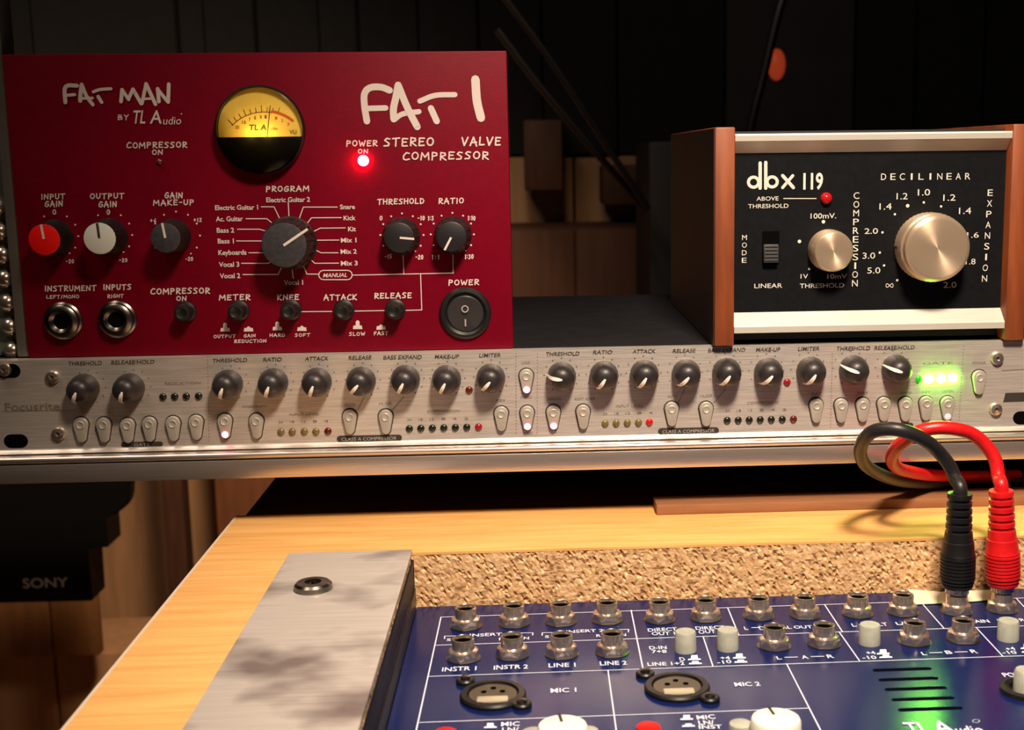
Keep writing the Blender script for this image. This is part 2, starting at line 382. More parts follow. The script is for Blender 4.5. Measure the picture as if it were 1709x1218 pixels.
HAND = {
 'A': ([[(0, -.02), (.45, 1.05), (1, -.1)], [(.1, .36), (.95, .40)]], .75),
 'B': ([[(.1, 1), (.05, 0)], [(.1, 1), (.8, .9), (.8, .62), (.1, .52), (.95, .42), (.95, .1), (.05, 0)]], .6),
 'C': ([[(1, .9), (.5, 1), (.05, .55), (.1, .12), (.5, 0), (1.05, .12)]], .65),
 'D': ([[(.1, 1), (.1, 0), (.75, .12), (1, .55), (.7, .92), (.0, 1)]], .65),
 'E': ([[(1, .95), (.1, .98), (.08, .02), (1, .05)], [(.1, .52), (.8, .54)]], .58),
 'F': ([[(1.05, .95), (.1, 1), (.08, -.02)], [(.1, .5), (.8, .52)]], .58),
 'G': ([[(.95, .9), (.5, 1), (.05, .55), (.1, .12), (.5, 0), (.95, .2), (.95, .48), (.55, .46)]], .68),
 'H': ([[(.05, 1), (.05, 0)], [(.95, 1.03), (.95, 0)], [(.05, .5), (.95, .53)]], .65),
 'I': ([[(.5, 1), (.5, 0)]], .18),
 'J': ([[(.8, 1), (.8, .2), (.4, 0), (0, .25)]], .5),
 'K': ([[(.05, 1), (.05, 0)], [(.95, 1), (.05, .42), (1.05, -.05)]], .62),
 'L': ([[(.1, 1), (.05, .02), (1, .05)]], .55),
 'M': ([[(0, 0), (.1, 1), (.5, .35), (.9, 1), (1, -.02)]], .85),
 'N': ([[(.02, 0), (.08, .95), (.9, .05), (.95, 1.02)]], .68),
 'O': ([_arc(.5, .5, .48, .48, 80, 440, 10)], .68),
 'P': ([[(.1, -.05), (.1, 1), (.85, .9), (.9, .58), (.1, .42)]], .6),
 'Q': ([_arc(.5, .5, .48, .48, 80, 440, 10), [(.6, .3), (1.05, -.1)]], .7),
 'R': ([[(.1, -.03), (.1, 1), (.85, .9), (.9, .6), (.1, .45), (1.05, -.05)]], .62),
 'S': ([[(.95, .92), (.4, 1), (.08, .75), (.85, .35), (.75, .06), (.0, .03)]], .6),
 'T': ([[(-.05, .93), (1.05, 1)], [(.5, .96), (.48, -.04)]], .68),
 'U': ([[(.05, 1), (.08, .2), (.45, 0), (.9, .2), (.95, 1.02)]], .62),
 'V': ([[(0, 1), (.42, -.02), (1, 1.03)]], .68),
 'W': ([[(0, 1), (.25, 0), (.5, .7), (.75, 0), (1, 1)]], .9),
 'Y': ([[(0, 1), (.5, .5), (1, 1.02)], [(.5, .5), (.42, -.05)]], .62),
 '0': ([_arc(.5, .5, .45, .48, 90, 450, 9)], .5), '1': ([[(.2, .8), (.6, 1), (.6, 0)]], .3),
 '2': ([[(.05, .8), (.5, 1), (.9, .75), (.05, .02), (1, .03)]], .5), '3': ([[(.05, .95), (.8, .9), (.4, .55), (.9, .3), (.6, 0), (0, .08)]], .5),
 '5': ([[(.95, 1), (.2, 1), (.1, .55), (.8, .5), (.85, .1), (0, .02)]], .5), '6': ([[(.8, 1), (.1, .5), (.2, .05), (.8, .05), (.9, .4), (.15, .45)]], .5),
 '-': ([[(.05, .5), (.95, .5)]], .4), '+': ([[(.05, .5), (.95, .5)], [(.5, .85), (.5, .15)]], .5), '/': ([[(0, 0), (.9, 1)]], .4),
 ':': ([[(.5, .75), (.5, .72)], [(.5, .25), (.5, .22)]], .15),
}

# ================================================================== the room
RY = 0.012                                         # plane of the silver rack front
DZ = 0.0                                           # desk top
MZ = -0.025                                        # mixer panel
FLOOR = -0.78; WYB = 1.62
def struct(name, bm, m, parent=None): 
    o = obj(name, bm, m, parent, smooth=False)
    if parent is None: o['kind'] = 'structure'
    return o
struct('floor', B((-1.9, -1.5, FLOOR-0.02), (1.9, WYB+0.1, FLOOR)), M_floorw)
struct('ceiling', B((-1.9, -1.5, 1.7), (1.9, WYB+0.1, 1.72)), M_wall)
struct('wall_left', B((-1.92, -1.5, FLOOR), (-1.9, WYB+0.1, 1.7)), M_wall)
struct('wall_right', B((1.9, -1.5, FLOOR), (1.92, WYB+0.1, 1.7)), M_wall)
struct('wall_front', B((-1.9, -1.52, FLOOR), (1.9, -1.5, 1.7)), M_wall)
wb = struct('wall_back', B((-1.9, WYB+0.02, FLOOR), (1.9, WYB+0.05, 1.7)), M_wall)
# wide wooden boards on the lower part of the back wall, dark cloth panels above
seams = [aty(x, 430, WYB).x for x in (-620, -430, -260, -90, 80, 268, 430, 560, 700, 830, 960, 1078)]
for a, b in zip(seams, seams[1:]):
    struct('panel', B((a+0.002, WYB, FLOOR), (b-0.002, WYB+0.02, aty(900, 262, WYB).z), 0.002, 1), M_panel, wb)
ups = [-500, -300, -120, 60, 300, 345, 430, 535, 600, 700, 800, 905, 1030, 1210, 1425, 1530, 1640, 1800, 2100]
for a, b in zip(ups, ups[1:]):
    xa, xb = aty(a, 100, WYB).x, aty(b, 100, WYB).x
    is_grey = (a == 1210)  # one panel has a lighter grey material than the rest
    struct('panel', B((xa+0.002, WYB-0.012*((ups.index(a)) % 2), aty(900, 258, WYB).z), (xb-0.002, WYB+0.02, 1.1), 0.002, 1), M_gpanel if is_grey else M_dpanel, wb)

def blk(name, label, cat, m, x0, x1, y0, y1, Y, d, bev=0.004, group=None):
    """a block whose front face spans the given outline at distance Y"""
    a, b = aty(x0, y0, Y), aty(x1, y1, Y)
    o = obj(name, B((a.x, Y, b.z), (b.x, Y+d, a.z), bev), m); tag(o, label, cat, group); return o
# between the units: two added dark boxes stand in for blocky shadows, then a cupboard
blk('shadow_block', 'dark box standing in for a square shadow on the pale boards, just right of the red unit', 'cabinet', M_dkbrown, 873, 940, 200, 318, 1.50, 0.10)
blk('shadow_block', 'dark box standing in for a shadow behind the hanging cables, left of the walnut unit', 'cabinet', M_dkbrown, 1005, 1075, 276, 342, 1.50, 0.10)
cb = thing('wooden_cupboard', 'low brown wooden cupboard with two doors seen behind the rack top', 'cupboard', aty(960, 470, 1.45))
a, b = aty(700, 382, 1.45), aty(1076, 520, 1.45); mid = aty(960, 400, 1.45).x
obj('body', B((a.x, 1.452, FLOOR), (b.x, 1.60, a.z)), M_dkbrown, cb, smooth=False)
obj('door', B((a.x+.003, 1.445, FLOOR+.05), (mid-0.002, 1.4515, a.z-.004), 0.002), M_cup, cb)
obj('door', B((mid+0.002, 1.445, FLOOR+.05), (b.x-.003, 1.4515, a.z-.004), 0.002), M_cup, cb)
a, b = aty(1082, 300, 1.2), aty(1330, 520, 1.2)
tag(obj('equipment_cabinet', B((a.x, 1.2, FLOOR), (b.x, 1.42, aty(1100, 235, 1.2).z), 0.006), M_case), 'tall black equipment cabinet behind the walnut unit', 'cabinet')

# lower left: dark post, brown cabinet side, black screen with its maker's name, brown stand beneath
a, b = aty(268, 800, 1.40), aty(316, 990, 1.40)
tag(obj('wooden_post', B((a.x, 1.40, FLOOR), (b.x, 1.44, 0.16), 0.003), M_dkbrown), 'dark brown upright wooden post behind the left corner of the desk', 'post')
a, b = aty(317, 800, 1.30), aty(470, 990, 1.30)
tag(obj('cabinet_side', B((a.x, 1.44, FLOOR), (b.x, 1.47, 0.05), 0.003), M_panel2), 'reddish brown board standing right of the dark post', 'board')
tv = thing('television', 'black screen with white maker name on its lower bezel, under the left shelf end', 'television', aty(60, 1003, 0.95))
Yt = 0.95
def Pt(x, y): p = aty(x, y, Yt); return (p.x, p.z)
bm = prism(bmesh.new(), [Pt(-120, 780), Pt(172, 780), Pt(176, 841), Pt(181, 913), Pt(146, 914), Pt(154, 1003), Pt(-120, 1009)], 'y', Yt, Yt+0.05)
bmesh.ops.bevel(bm, geom=bm.edges[:], offset=0.001, segments=1, affect='EDGES')
obj('housing', bm, M_sony, tv, smooth=False)
s = Sheet('y', Yt, 0.0006); s.text('SONY', 76, 972, 76, 16, bold=0.012); s.done('lettering', M_greyp, tv)
pts = [Pt(-120, 770), Pt(252, 770), Pt(250, 803), Pt(244, 816), Pt(228, 828), Pt(205, 837), Pt(176, 843), Pt(120, 847), Pt(-120, 850)]
bm = prism(bmesh.new(), pts, 'y', Yt-0.08, Yt-0.06); bmesh.ops.bevel(bm, geom=bm.edges[:], offset=0.002, segments=2, affect='EDGES')
tag(obj('screen_foot', bm, M_sony), 'black rounded screen edge peeping out beneath the left end of the shelf', 'screen edge')
M_stand = mat('stand_wood', (0.22, 0.10, 0.035), 0.65, var=0.15, scale=14, stretch=(6, 6, 0.6))
st = thing('wooden_stand', 'brown wooden stand below the black screen, bottom left', 'stand', aty(60, 1097, 1.15))
a, b = aty(-150, 990, 1.15), aty(167, 1094, 1.15); mx_ = aty(84, 1040, 1.15).x
for x0, x1 in ((a.x, mx_-.0015), (mx_+.0015, b.x)):
    obj('panel', B((x0, 1.15, b.z), (x1, 1.17, a.z), 0.003), M_stand, st)
lw = thing('low_box', 'lower tan wooden box front below the screen stand', 'box', aty(60, 1218, 1.20))
mx_ = aty(95, 1150, 1.2).x; c = aty(300, 1150, 1.2)
for x0, x1 in ((a.x-.1, mx_-.0015), (mx_+.0015, c.x)):
    obj('panel', B((x0, 1.20, FLOOR), (x1, 1.35, aty(60, 1094, 1.2).z), 0.003), M_panel, lw)

# hanging cables in the dark
def hang(name, label, pts, Y, r, m=M_rubber, group=None):
    p = spline([aty(x, y, Y+dy) for x, y, dy in pts], 6)
    o = obj(name, tube(bmesh.new(), p, r, 8), m); tag(o, label, 'cable', group); return o
hang('hanging_cable', 'upper black cable slanting down between the red and walnut units', [(800, -60, 0), (860, 20, 0), (925, 110, 0), (1000, 225, 0), (1050, 300, 0), (1083, 350, 0)], 1.1, 0.0045)
hang('hanging_cable', 'lower black cable slanting down between the red and walnut units', [(830, 50, 0), (890, 130, 0), (960, 215, 0), (1030, 295, 0), (1080, 352, 0)], 1.13, 0.005)
hang('hanging_cable', 'black cable hanging from the top down behind the walnut unit', [(1318, -40, 0), (1297, 30, 0), (1277, 115, 0), (1258, 190, 0), (1248, 240, 0)], 1.0, 0.0055)
p = aty(1296, 108, WYB-0.012)
bm = bmesh.new(); bmesh.ops.create_uvsphere(bm, u_segments=20, v_segments=12, radius=1)
for v in bm.verts: v.co = Vector((v.co.x*0.0155, v.co.y*0.014, v.co.z*0.027))+p
tag(obj('orange_knob', bm, M_orange), 'small orange oval knob beside the hanging black cable', 'knob')

# ================================================================== desk
yb = atz(1000, 913.5, DZ).y                        # face of the raw chipboard
yf = atz(700, 852.5, DZ).y                         # far edge of the laminate
xl = atz(396, 862, DZ).x; xcut = atz(689, 918, DZ).x - 0.0006
DT = 0.036; X_R = 0.62; Y_N = -0.42
desk = thing('desk', 'beech laminate worktop with a raw chipboard cut-out around the blue mixer', 'desk', (xl, yb, -DT))
bm = bmesh.new(); prism(bm, [(xl, Y_N), (xcut, Y_N), (xcut, yb), (X_R, yb), (X_R, yf), (xl, yf)], 'z', DZ-0.0012, DZ)
obj('laminate_top', bm, M_lam, desk, smooth=False)
bm = bmesh.new(); prism(bm, [(xl+.0005, Y_N), (xcut-.0008, Y_N), (xcut-.0008, yb+.0012), (X_R, yb+.0012), (X_R, yf-.0005), (xl+.0005, yf-.0005)], 'z', DZ-DT, DZ-0.0012)
obj('core', bm, M_chip, desk, smooth=False)
# torn face of the chipboard: a rough grid with real relief
def rough(u0, u1, along, fixed, nx, nz, name):
    bm = bmesh.new(); g = []
    for i in range(nx+1):
        r_ = []
        for j in range(nz+1):
            u = u0+(u1-u0)*i/nx; z = DZ-0.0010-(DT-0.001)*j/nz + (random.uniform(-.0004, .0004) if 0 < j < nz else (random.uniform(-.0005, 0) if j == 0 else 0))
            d = random.uniform(0, 0.0005) - (random.uniform(.001, .0025) if random.random() < .10 else 0)
            r_.append(bm.verts.new((u, fixed-0.0004-d*0.6+0.0006, z) if along == 'x' else (fixed+0.0002+d*0.6-0.0006, u, z)))
        g.append(r_)
    for i in range(nx):
        for j in range(nz): bm.faces.new((g[i][j], g[i+1][j], g[i+1][j+1], g[i][j+1]))
    return obj(name, bm, M_chip, desk, smooth=False)
rough(xcut, X_R, 'x', yb, 640, 24, 'chipboard_face')
rough(Y_N, yb, 'y', xcut, 260, 16, 'chipboard_face')
obj('edge_band', B((xl-0.0012, Y_N, DZ-DT), (xl, yf, DZ+0.0001)), M_edge, desk, smooth=False)
obj('edge_band', B((xl-0.0012, yf, DZ-DT), (X_R, yf+0.0008, DZ-0.0003)), M_lam, desk, smooth=False)
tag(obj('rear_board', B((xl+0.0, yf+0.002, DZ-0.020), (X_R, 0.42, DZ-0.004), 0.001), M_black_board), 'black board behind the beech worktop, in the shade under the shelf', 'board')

# steel plate with a button-head screw
c1, c2, c3, c4 = [atz(x, y, DZ+0.002) for x, y in ((484, 922), (689, 917), (594, 1216), (301, 1218))]
pl = thing('steel_plate', 'long mottled bare steel plate screwed to the left of the worktop', 'plate', (c1.x, c1.y, DZ))
xa, xb2, yt = (c1.x+c4.x)/2, (c2.x+c3.x)/2, (c1.y+c2.y)/2
obj('plate', B((xa, Y_N+.02, DZ+0.00002), (xb2+.0002, yt, DZ+0.002), 0.0003), M_steel, pl, smooth=False)
p = atz(523, 983, DZ+0.002)
scr = inst('screw', tomesh(lathe([(0.0076, 0), (0.0080, 0.0006), (0.0078, 0.0022), (0.0068, 0.0032), (0.0035, 0.0034), (0.0033, 0.0020), (0, 0.0020)], 32), 'screw', M_chromed), pl, p)
scr['label'] = 'dark button-head screw in the steel plate'
bm = bmesh.new()
for a in (0.3, 0.3+PI/2):
    R_ = Matrix.Rotation(a, 3, 'Z'); q = B((-0.0026, -0.0005, 0.0018), (0.0026, 0.0005, 0.0024))
    for v in q.verts: v.co = R_ @ v.co
    me = bpy.data.meshes.new('t'); q.to_mesh(me); q.free(); bm.from_mesh(me); bpy.data.meshes.remove(me)
sub('screw_recess', tomesh(bm, 'screw_recess', M_hole), scr)

# brown hardboard slat lying at the back of the worktop
p = atz(1096, 860, DZ); p2 = atz(1086, 842, DZ)
sl = obj('wooden_strip', B((p.x, p.y, DZ+.00002), (X_R-.02, p.y+0.017, DZ+0.0052), 0.0006), M_slat)
tag(sl, 'thin brown wooden strip lying along the back edge of the worktop', 'slat')

# ================================================================== silver rack unit on its shelf
pTL, pTR = aty(0, 600, RY), aty(1709, 567, RY)
zt = (pTL.z+pTR.z)/2                               # top edge
zl = (aty(0, 757, RY).z + aty(1709, 717, RY).z)/2  # dark joint under the panel
xL = -0.318; xR = aty(1742, 600, RY).x + 0.012
rack = thing('rack_compressor', 'wide silver rack-mount compressor with a row of dark knobs', 'audio unit', ((xL+xR)/2, RY+0.1, zl))
# brushed front, its foot swept forward
prof = [(RY+0.004, zt), (RY, zt-0.0006)]
z0 = zl+0.0024
prof += [(RY, z0)]
n = 8
for i in range(1, n+1):
    t = i/n; prof.append((RY-0.0022*t*t, z0-(z0-zl)*t))
prof += [(RY+0.004, zl)]
bm = bmesh.new(); prism(bm, prof, 'x', xL, xR)
front = obj('front_panel', bm, M_alu, rack)
obj('case', B((xL+0.012, RY+0.0042, zl+.0005), (xR-0.012, RY+0.24, zt-0.0004), 0.0006), M_case, rack, smooth=False)
# shelf: polished round lip above a flat front edge
zs1 = (aty(0, 775, RY-.005).z + aty(1709, 738, RY-.005).z)/2
zs2 = (aty(0, 809, RY-.005).z + aty(1700, 766, RY-.005).z)/2
sh = thing('shelf', 'satin aluminium shelf edge running under the silver rack unit', 'shelf', ((xL+xR)/2, RY+0.1, zs2))
xs0, xs1 = -0.40, 0.40
lip = []
hl = (zl-0.0006-zs1)/2; cz = (zl-0.0006+zs1)/2
for i in range(13):
    a = PI/2+PI*i/12; lip.append((RY-0.0022+0.0034*math.cos(a), cz+hl*math.sin(a)))
bm = bmesh.new(); prism(bm, [(RY+0.003, cz+hl)]+lip+[(RY+0.003, cz-hl)], 'x', xs0, xs1); obj('polished_lip', bm, M_shelf, sh)
obj('front_edge', B((xs0, RY-0.0052, zs2), (xs1, RY+0.012, zs1-0.0002), 0.0006), M_shelf, sh)
obj('board', B((xs0, RY+0.0122, zs2), (xs1, RY+0.30, zl-0.0008)), M_black_board, sh, smooth=False)
for sx in (-0.36, 0.375):
    obj('bracket', B((sx-0.012, RY+0.27, DZ-0.004), (sx+0.012, RY+0.295, zs2)), M_black_board, sh, smooth=False)

# knobs of the silver unit
kn_prof = [(0.0071, 0), (0.0072, 0.0015), (0.0070, 0.004), (0.0064, 0.0075), (0.0056, 0.0100), (0.0042, 0.0118), (0.0022, 0.0126), (0, 0.0128)]
me_kn = tomesh(lathe(kn_prof, 36, True, flute=({0, 1, 2, 3}, 2, 0.02)), 'knob', M_sknob)
bm = bmesh.new()                                   # white pointer running from the crown down the flank
path = [(0.0002, 0.0127), (0.0020, 0.0127), (0.0042, 0.0119), (0.0057, 0.0101), (0.0065, 0.0076), (0.0071, 0.0042), (0.0074, 0.0012)]
wv = [0.0004, 0.0008, 0.0009, 0.00075, 0.0006, 0.00045, 0.0003]
tops = [[bm.verts.new((sx*w_, -(h+0.0004), r_)) for sx in (-1, 0, 1)] for (r_, h), w_ in zip(path, wv)]
for a, b in zip(tops, tops[1:]):
    bm.faces.new((a[0], a[1], b[1], b[0])); bm.faces.new((a[1], a[2], b[2], b[1]))
bots = bmesh.ops.extrude_face_region(bm, geom=bm.faces[:])['geom']
for v in [g for g in bots if isinstance(g, bmesh.types.BMVert)]: v.co += Vector((0, 0.0007, -0.0004))
me_kp = tomesh(bm, 'pointer', mat('white_pointer', (0.92, 0.88, 0.84), 0.45))
KN = [(138.6, 649, 205), (214.5, 648, 200), (379.3, 642, 202), (455.2, 639.5, 203), (528, 638.5, 203), (602, 636.7, 222), (676, 634, 208), (745, 634, 208), (819, 631.6, 222),
      (937.6, 628.5, 278), (1008.5, 627, 213), (1076, 625, 212), (1146, 624, 222), (1213.8, 621.5, 216), (1283.6, 621.5, 222), (1354.5, 619.5, 212), (1426, 617, 290), (1497, 616, 288)]
for x, y, a in KN:
    k = inst('knob', me_kn, rack, aty(x, y, RY-0.003)*1.0, None); k.location.y = RY-0.0001-WL[rack.name].y
    k.rotation_euler = (0, math.radians(a), 0)
    sub('pointer', me_kp, k)
# keyhole-shaped push buttons
def teardrop(w, h, k=0.62, n=10):
    r = w/2; rb = r*k; pts = []
    for i in range(n+1): a = PI*i/n; pts.append((r*math.cos(a), h/2-r+r*math.sin(a)))
    for i in range(n+1): a = PI+PI*i/n; pts.append((rb*math.cos(a), -h/2+rb+rb*math.sin(a)))
    return pts
def button_mesh(w, h, d):
    bm = bmesh.new(); rings = []
    for sc_, dd in ((1, 0), (1, d*0.75), (0.93, d*0.95), (0.82, d)):
        rings.append([bm.verts.new((x*sc_, -dd, z*(1-(1-sc_)*w/h))) for x, z in teardrop(w, h)])
    for a, b in zip(rings, rings[1:]):
        for i in range(len(a)): bm.faces.new((a[i], a[(i+1) % len(a)], b[(i+1) % len(a)], b[i]))
    bm.faces.new(rings[-1]); bm.faces.new(rings[0][::-1])
    return bm
me_bt = tomesh(button_mesh(0.0070, 0.0124, 0.0022), 'button', M_alubtn)
me_gap = tomesh(button_mesh(0.0081, 0.0135, 0.0003), 'button_gap', M_gap)
me_dim = tomesh(lathe([(0.0021, 0), (0.0021, 0.0003), (0.0017, 0.0005), (0.0012, 0.0002), (0, 0.0001)], 20, True), 'dimple', M_alubtn)
me_lens = {}
def lens(mt, r=0.0013):
    key = (mt.name, r)
    if key not in me_lens: me_lens[key] = tomesh(lathe([(r, 0), (r, 0.0004), (r*0.8, 0.0009), (r*0.4, 0.0012), (0, 0.0013)], 16, True), 'lens', mt)
    return me_lens[key]
BT = [(134.5, 718), (172.5, 718), (212.5, 719), (248.8, 716.8), (288.5, 715.8), (326.8, 713.7), (375, 711.7, M_pink), (427.5, 711.7), (583.5, 704.5), (643.5, 704.5),
      (836.6, 699.4), (878.6, 636.7, M_pink), (880, 698.3, M_pink), (923.8, 697.3, M_pink), (973.5, 696.3), (1121.4, 691.4), (1178.9, 691.4), (1363, 685.6), (1404.6, 685.6),
      (1440.7, 684.5), (1476, 683.3), (1512, 683.3), (1546.4, 682), (1582, 682, M_pinkf), (1635, 638.5)]
for t in BT:
    p = aty(t[0], t[1], RY-0.002); p.y = RY-0.0001
    b = inst('button', me_bt, rack, p)
    sub('button_gap', me_gap, b, (0, 0.0, 0))
    sub('dimple', me_dim, b, (0, -0.0021, 0.0026))
    if len(t) > 2: sub('indicator_light', lens(t[2], 0.0016), b, (0, -0.0019, -0.0040))
LEDS = [(271.4, 662.4, M_dgreen), (291, 661.8, M_dgreen), (310.4, 661.6, M_dgreen), (331, 661, M_dgreen)]
LEDS += [(468.6, 721, M_olive), (487.5, 721, M_olive), (507.6, 720.5, M_olive), (527, 720.5, M_olive), (547, 720, M_dred)]
LEDS += [(683+19.2*i, 715.8-.5*i, M_dgreen) for i in range(6)] + [(798.6, 712.7, M_midred)]
LEDS += [(1010+18.6*i, 706.8-.5*i, M_olive) for i in range(4)] + [(1084, 704.7, M_redlens)]
LEDS += [(1214+18.4*i, 701.7-.35*i, M_dgreen) for i in range(6)] + [(1324.7, 699.6, M_dred)]
LEDS += [(783, 651, M_dred), (1314, 638, M_midred), (1533.8, 633, M_greenf), (1551, 633.2, M_green), (1571.7, 632, M_green), (1591, 631, M_green)]
me_ring = tomesh(lathe([(0.0020, 0), (0.0020, 0.00015), (0.0, 0.00015)], 16, True), 'lens_ring', M_gap)
for x, y, mt in LEDS:
    p = aty(x, y, RY-0.001); p.y = RY-0.0001
    l = inst('led', lens(mt, 0.0023 if mt is M_green else 0.0018), rack, p)
# fixing bolts and mounting slots
me_bolt = tomesh(lathe([(0.0034, 0), (0.0034, 0.0006), (0.0028, 0.0018), (0.0012, 0.0023), (0.0010, 0.0010), (0, 0.0010)], 24, True), 'bolt', M_chrome)
for x, y in ((87, 629.5), (97, 724), (1664.8, 598), (1662.5, 683)):
    p = aty(x, y, RY-0.001); p.y = RY-0.0001; inst('bolt', me_bolt, rack, p)
def slot(w, h, d):
    bm = bmesh.new(); r = h/2; pts = []
    for i in range(9): a = -PI/2+PI*i/8; pts.append((w/2-r+r*math.cos(a), r*math.sin(a)))
    for i in range(9): a = PI/2+PI*i/8; pts.append((-w/2+r+r*math.cos(a), r*math.sin(a)))
    prism(bm, pts, 'y', -d, 0); return bm
me_slot = tomesh(slot(0.0115, 0.0068, 0.00012), 'mounting_slot', M_hole)
for x, y in ((14, 619), (26.7, 736), (1709, 697)):
    p = aty(x, y, RY); inst('mounting_slot', me_slot, rack, p)
p = aty(8, 617, RY); p.y = RY-0.0001; inst('bolt', me_bolt, rack, p)
# print
s = Sheet('y', RY); 
LBL = [('THRESHOLD', 142, 606, 56), ('RELEASE/HOLD', 222, 604, 72), ('THRESHOLD', 384, 601, 58), ('RATIO', 455, 599.5, 31), ('ATTACK', 529, 598, 39), ('RELEASE', 601, 596.5, 38), ('BASS EXPAND', 672, 596, 64),
       ('MAKE-UP', 746, 594.8, 40), ('LIMITER', 818, 592.5, 36), ('THRESHOLD', 939, 590, 56), ('RATIO', 1006, 587.5, 32), ('ATTACK', 1075, 586, 38), ('RELEASE', 1142, 585, 38), ('BASS EXPAND', 1213, 584, 62),
       ('MAKE-UP', 1282, 583, 40), ('LIMITER', 1350, 581.5, 36), ('THRESHOLD', 1424, 581, 56), ('RELEASE/HOLD', 1493, 580, 67)]
for t, x, y, w in LBL: s.text(t, x, y, w, 6.5, shear=0.2, bold=0.01)
SM = [('HARD/SOFT', 425, 678, 40), ('INPUT LEVEL', 508, 691, 50), ('AUTO', 584, 675, 18), ('HUGE', 643, 673, 20), ('COMPRESSION', 740, 686, 54), ('LINK', 878, 605, 14), ('STEREO', 878, 663, 18), ('KEY', 836, 668, 16),
      ('BYPASS', 881, 723, 16), ('SOFT KNEE', 976, 665, 34), ('INPUT LEVEL', 1051, 677, 46), ('AUTO', 1122, 661, 17), ('HUGE', 1178, 660, 20), ('COMPRESSION', 1273, 672, 52), ('KEY', 1363, 656, 16), ('REDUCTION', 305, 639, 60),
      ('BYPASS', 925, 666, 22), ('FAST', 1440, 656, 18), ('EXPAND', 1512, 655, 18), ('KEY', 1546, 654, 14), ('LISTEN', 1582, 653, 18), ('POWER', 1634, 605, 22), ('GATE', 1565, 606, 50)]
s.done('lettering', M_bprint, rack)
s = Sheet('y', RY)
for t, x, y, w in SM: s.text(t, x, y, w, 4.2, shear=0.1)
for n_, xs, ys in ((5, 468.6, 704), (6, 683, 700), (5, 1010, 690), (6, 1214, 685)):
    for i in range(n_): s.text(['24', '18', '12', '8', '4', '2'][i], xs+19*i, ys-.4*i, 7, 4)
for x, y, a in KN:
    for i in range(11):
        an = math.radians(-150+30*i); rr = 29 if x < 1700 else 30
        px, py = x+(900-x)*0.012+rr*math.sin(an), y-3-rr*math.cos(an)*0.98
        if py > 608-x*0.0193: s.dot(px, py, 1.3, 6)
for xs in ((346.5, 595, 349, 735), (861, 590, 861.5, 722), (897, 590, 896.5, 722), (1389, 590, 1386, 712), (1608, 578, 1600, 706)):
    for i in range(26):
        t = i/25; s.dot(xs[0]+(xs[2]-xs[0])*t, xs[1]+(xs[3]-xs[1])*t, 0.9, 5)
for a, b in (((608, 662), (597, 684)), ((674, 662), (655, 684)), ((1143, 648), (1132, 672)), ((1212, 648), (1191, 672))): s.line([a, b], 1)
s.text('Focusrite', 54, 678, 92, 13, bold=0.01); s.line([(5, 686), (128, 684)], 0.8)
s.line([(1672, 618), (1709, 616)], 0.9)
s.done('faded_lettering', M_fprint, rack)
s = Sheet('y', RY)
def loz(x0, x1, y, h):
    r = h/2; pts = [(x1-r+r*math.sin(PI*i/6), y-r*math.cos(PI*i/6)-(x1-x0)*0.0) for i in range(7)] + [(x0+r-r*math.sin(PI*i/6), y+r*math.cos(PI*i/6)) for i in range(7)]
    s = Sheet('y', RY); s.poly([(px, py-(px-(x0+x1)/2)*0.018) for px, py in pts]); s.done('section_label', M_bprint, rack)
for x0, x1, y, h in ((202, 272, 741.5, 9), (562, 671, 731.5, 11), (1098, 1200, 719, 11), (1460, 1524, 709.5, 8)): loz(x0, x1, y, h)
s = Sheet('y', RY); s.poly([(1678, 655.5), (1730, 654), (1727, 669), (1674, 671)])
s.done('maker_plate', M_bprint, rack)
s = Sheet('y', RY, 0.0002)
s.text('CLASS A COMPRESSOR', 616, 731.8, 92, 5.5, shear=0.1); s.text('CLASS A COMPRESSOR', 1149, 719.2, 87, 5.5, shear=0.1); s.text('GATE', 237, 741.5, 26, 4.5); s.text('GATE', 1492, 709.5, 24, 4.2)
s.done('section_lettering', mat('grey_lettering', (0.42, 0.38, 0.34), 0.6), rack)

# ================================================================== red valve compressor
FY = RY + 0.003
def PF(x, y): return aty(x, y, FY)
fzt = (PF(5, 92).z+PF(847, 83).z)/2; fzb = zt+0.0002
fx0 = (PF(8, 95).x+PF(42, 598).x)/2; fx1 = (PF(848, 85).x+PF(855, 580).x)/2
red = thing('valve_compressor', 'red valve compressor with a glowing round meter, standing on the silver rack unit', 'audio unit', ((fx0+fx1)/2, FY+0.08, fzb))
obj('faceplate', B((fx0, FY, fzb), (fx1, FY+0.003, fzt), 0.0008), M_red, red)
obj('case', B((fx0+0.003, FY+0.0032, fzb), (fx1-0.003, FY+0.19, fzt-0.003), 0.001), M_case, red, smooth=False)
s = Sheet('y', FY, 0.0002)
def z2(x, y): return (430+x/3.88, 60+y/3.88)
def z1(x, y): return (x/3.88, 60+y/3.88)
def marks(f, strokes):
    for w, pts in strokes:
        P = [s.uv(*f(*p)) for p in pts]; P = [tuple(q)[:2] for q in spline([(a, b, 0) for a, b in P], 5)]
        s.stroke(P, w/3.88*s.mpp(400, 200))
marks(z2, [(44, [(855, 352), (800, 332), (730, 335), (692, 375), (693, 460), (708, 552)]), (36, [(700, 470), (830, 466)]),
           (46, [(910, 318), (895, 400), (880, 470), (882, 538)]), (46, [(910, 318), (955, 430), (990, 505), (1034, 588)]), (34, [(885, 542), (940, 505), (1045, 490)]),
           (34, [(1050, 422), (1150, 385), (1278, 380)]), (42, [(1122, 468), (1160, 552)]), (56, [(1410, 282), (1420, 420), (1446, 530)])])
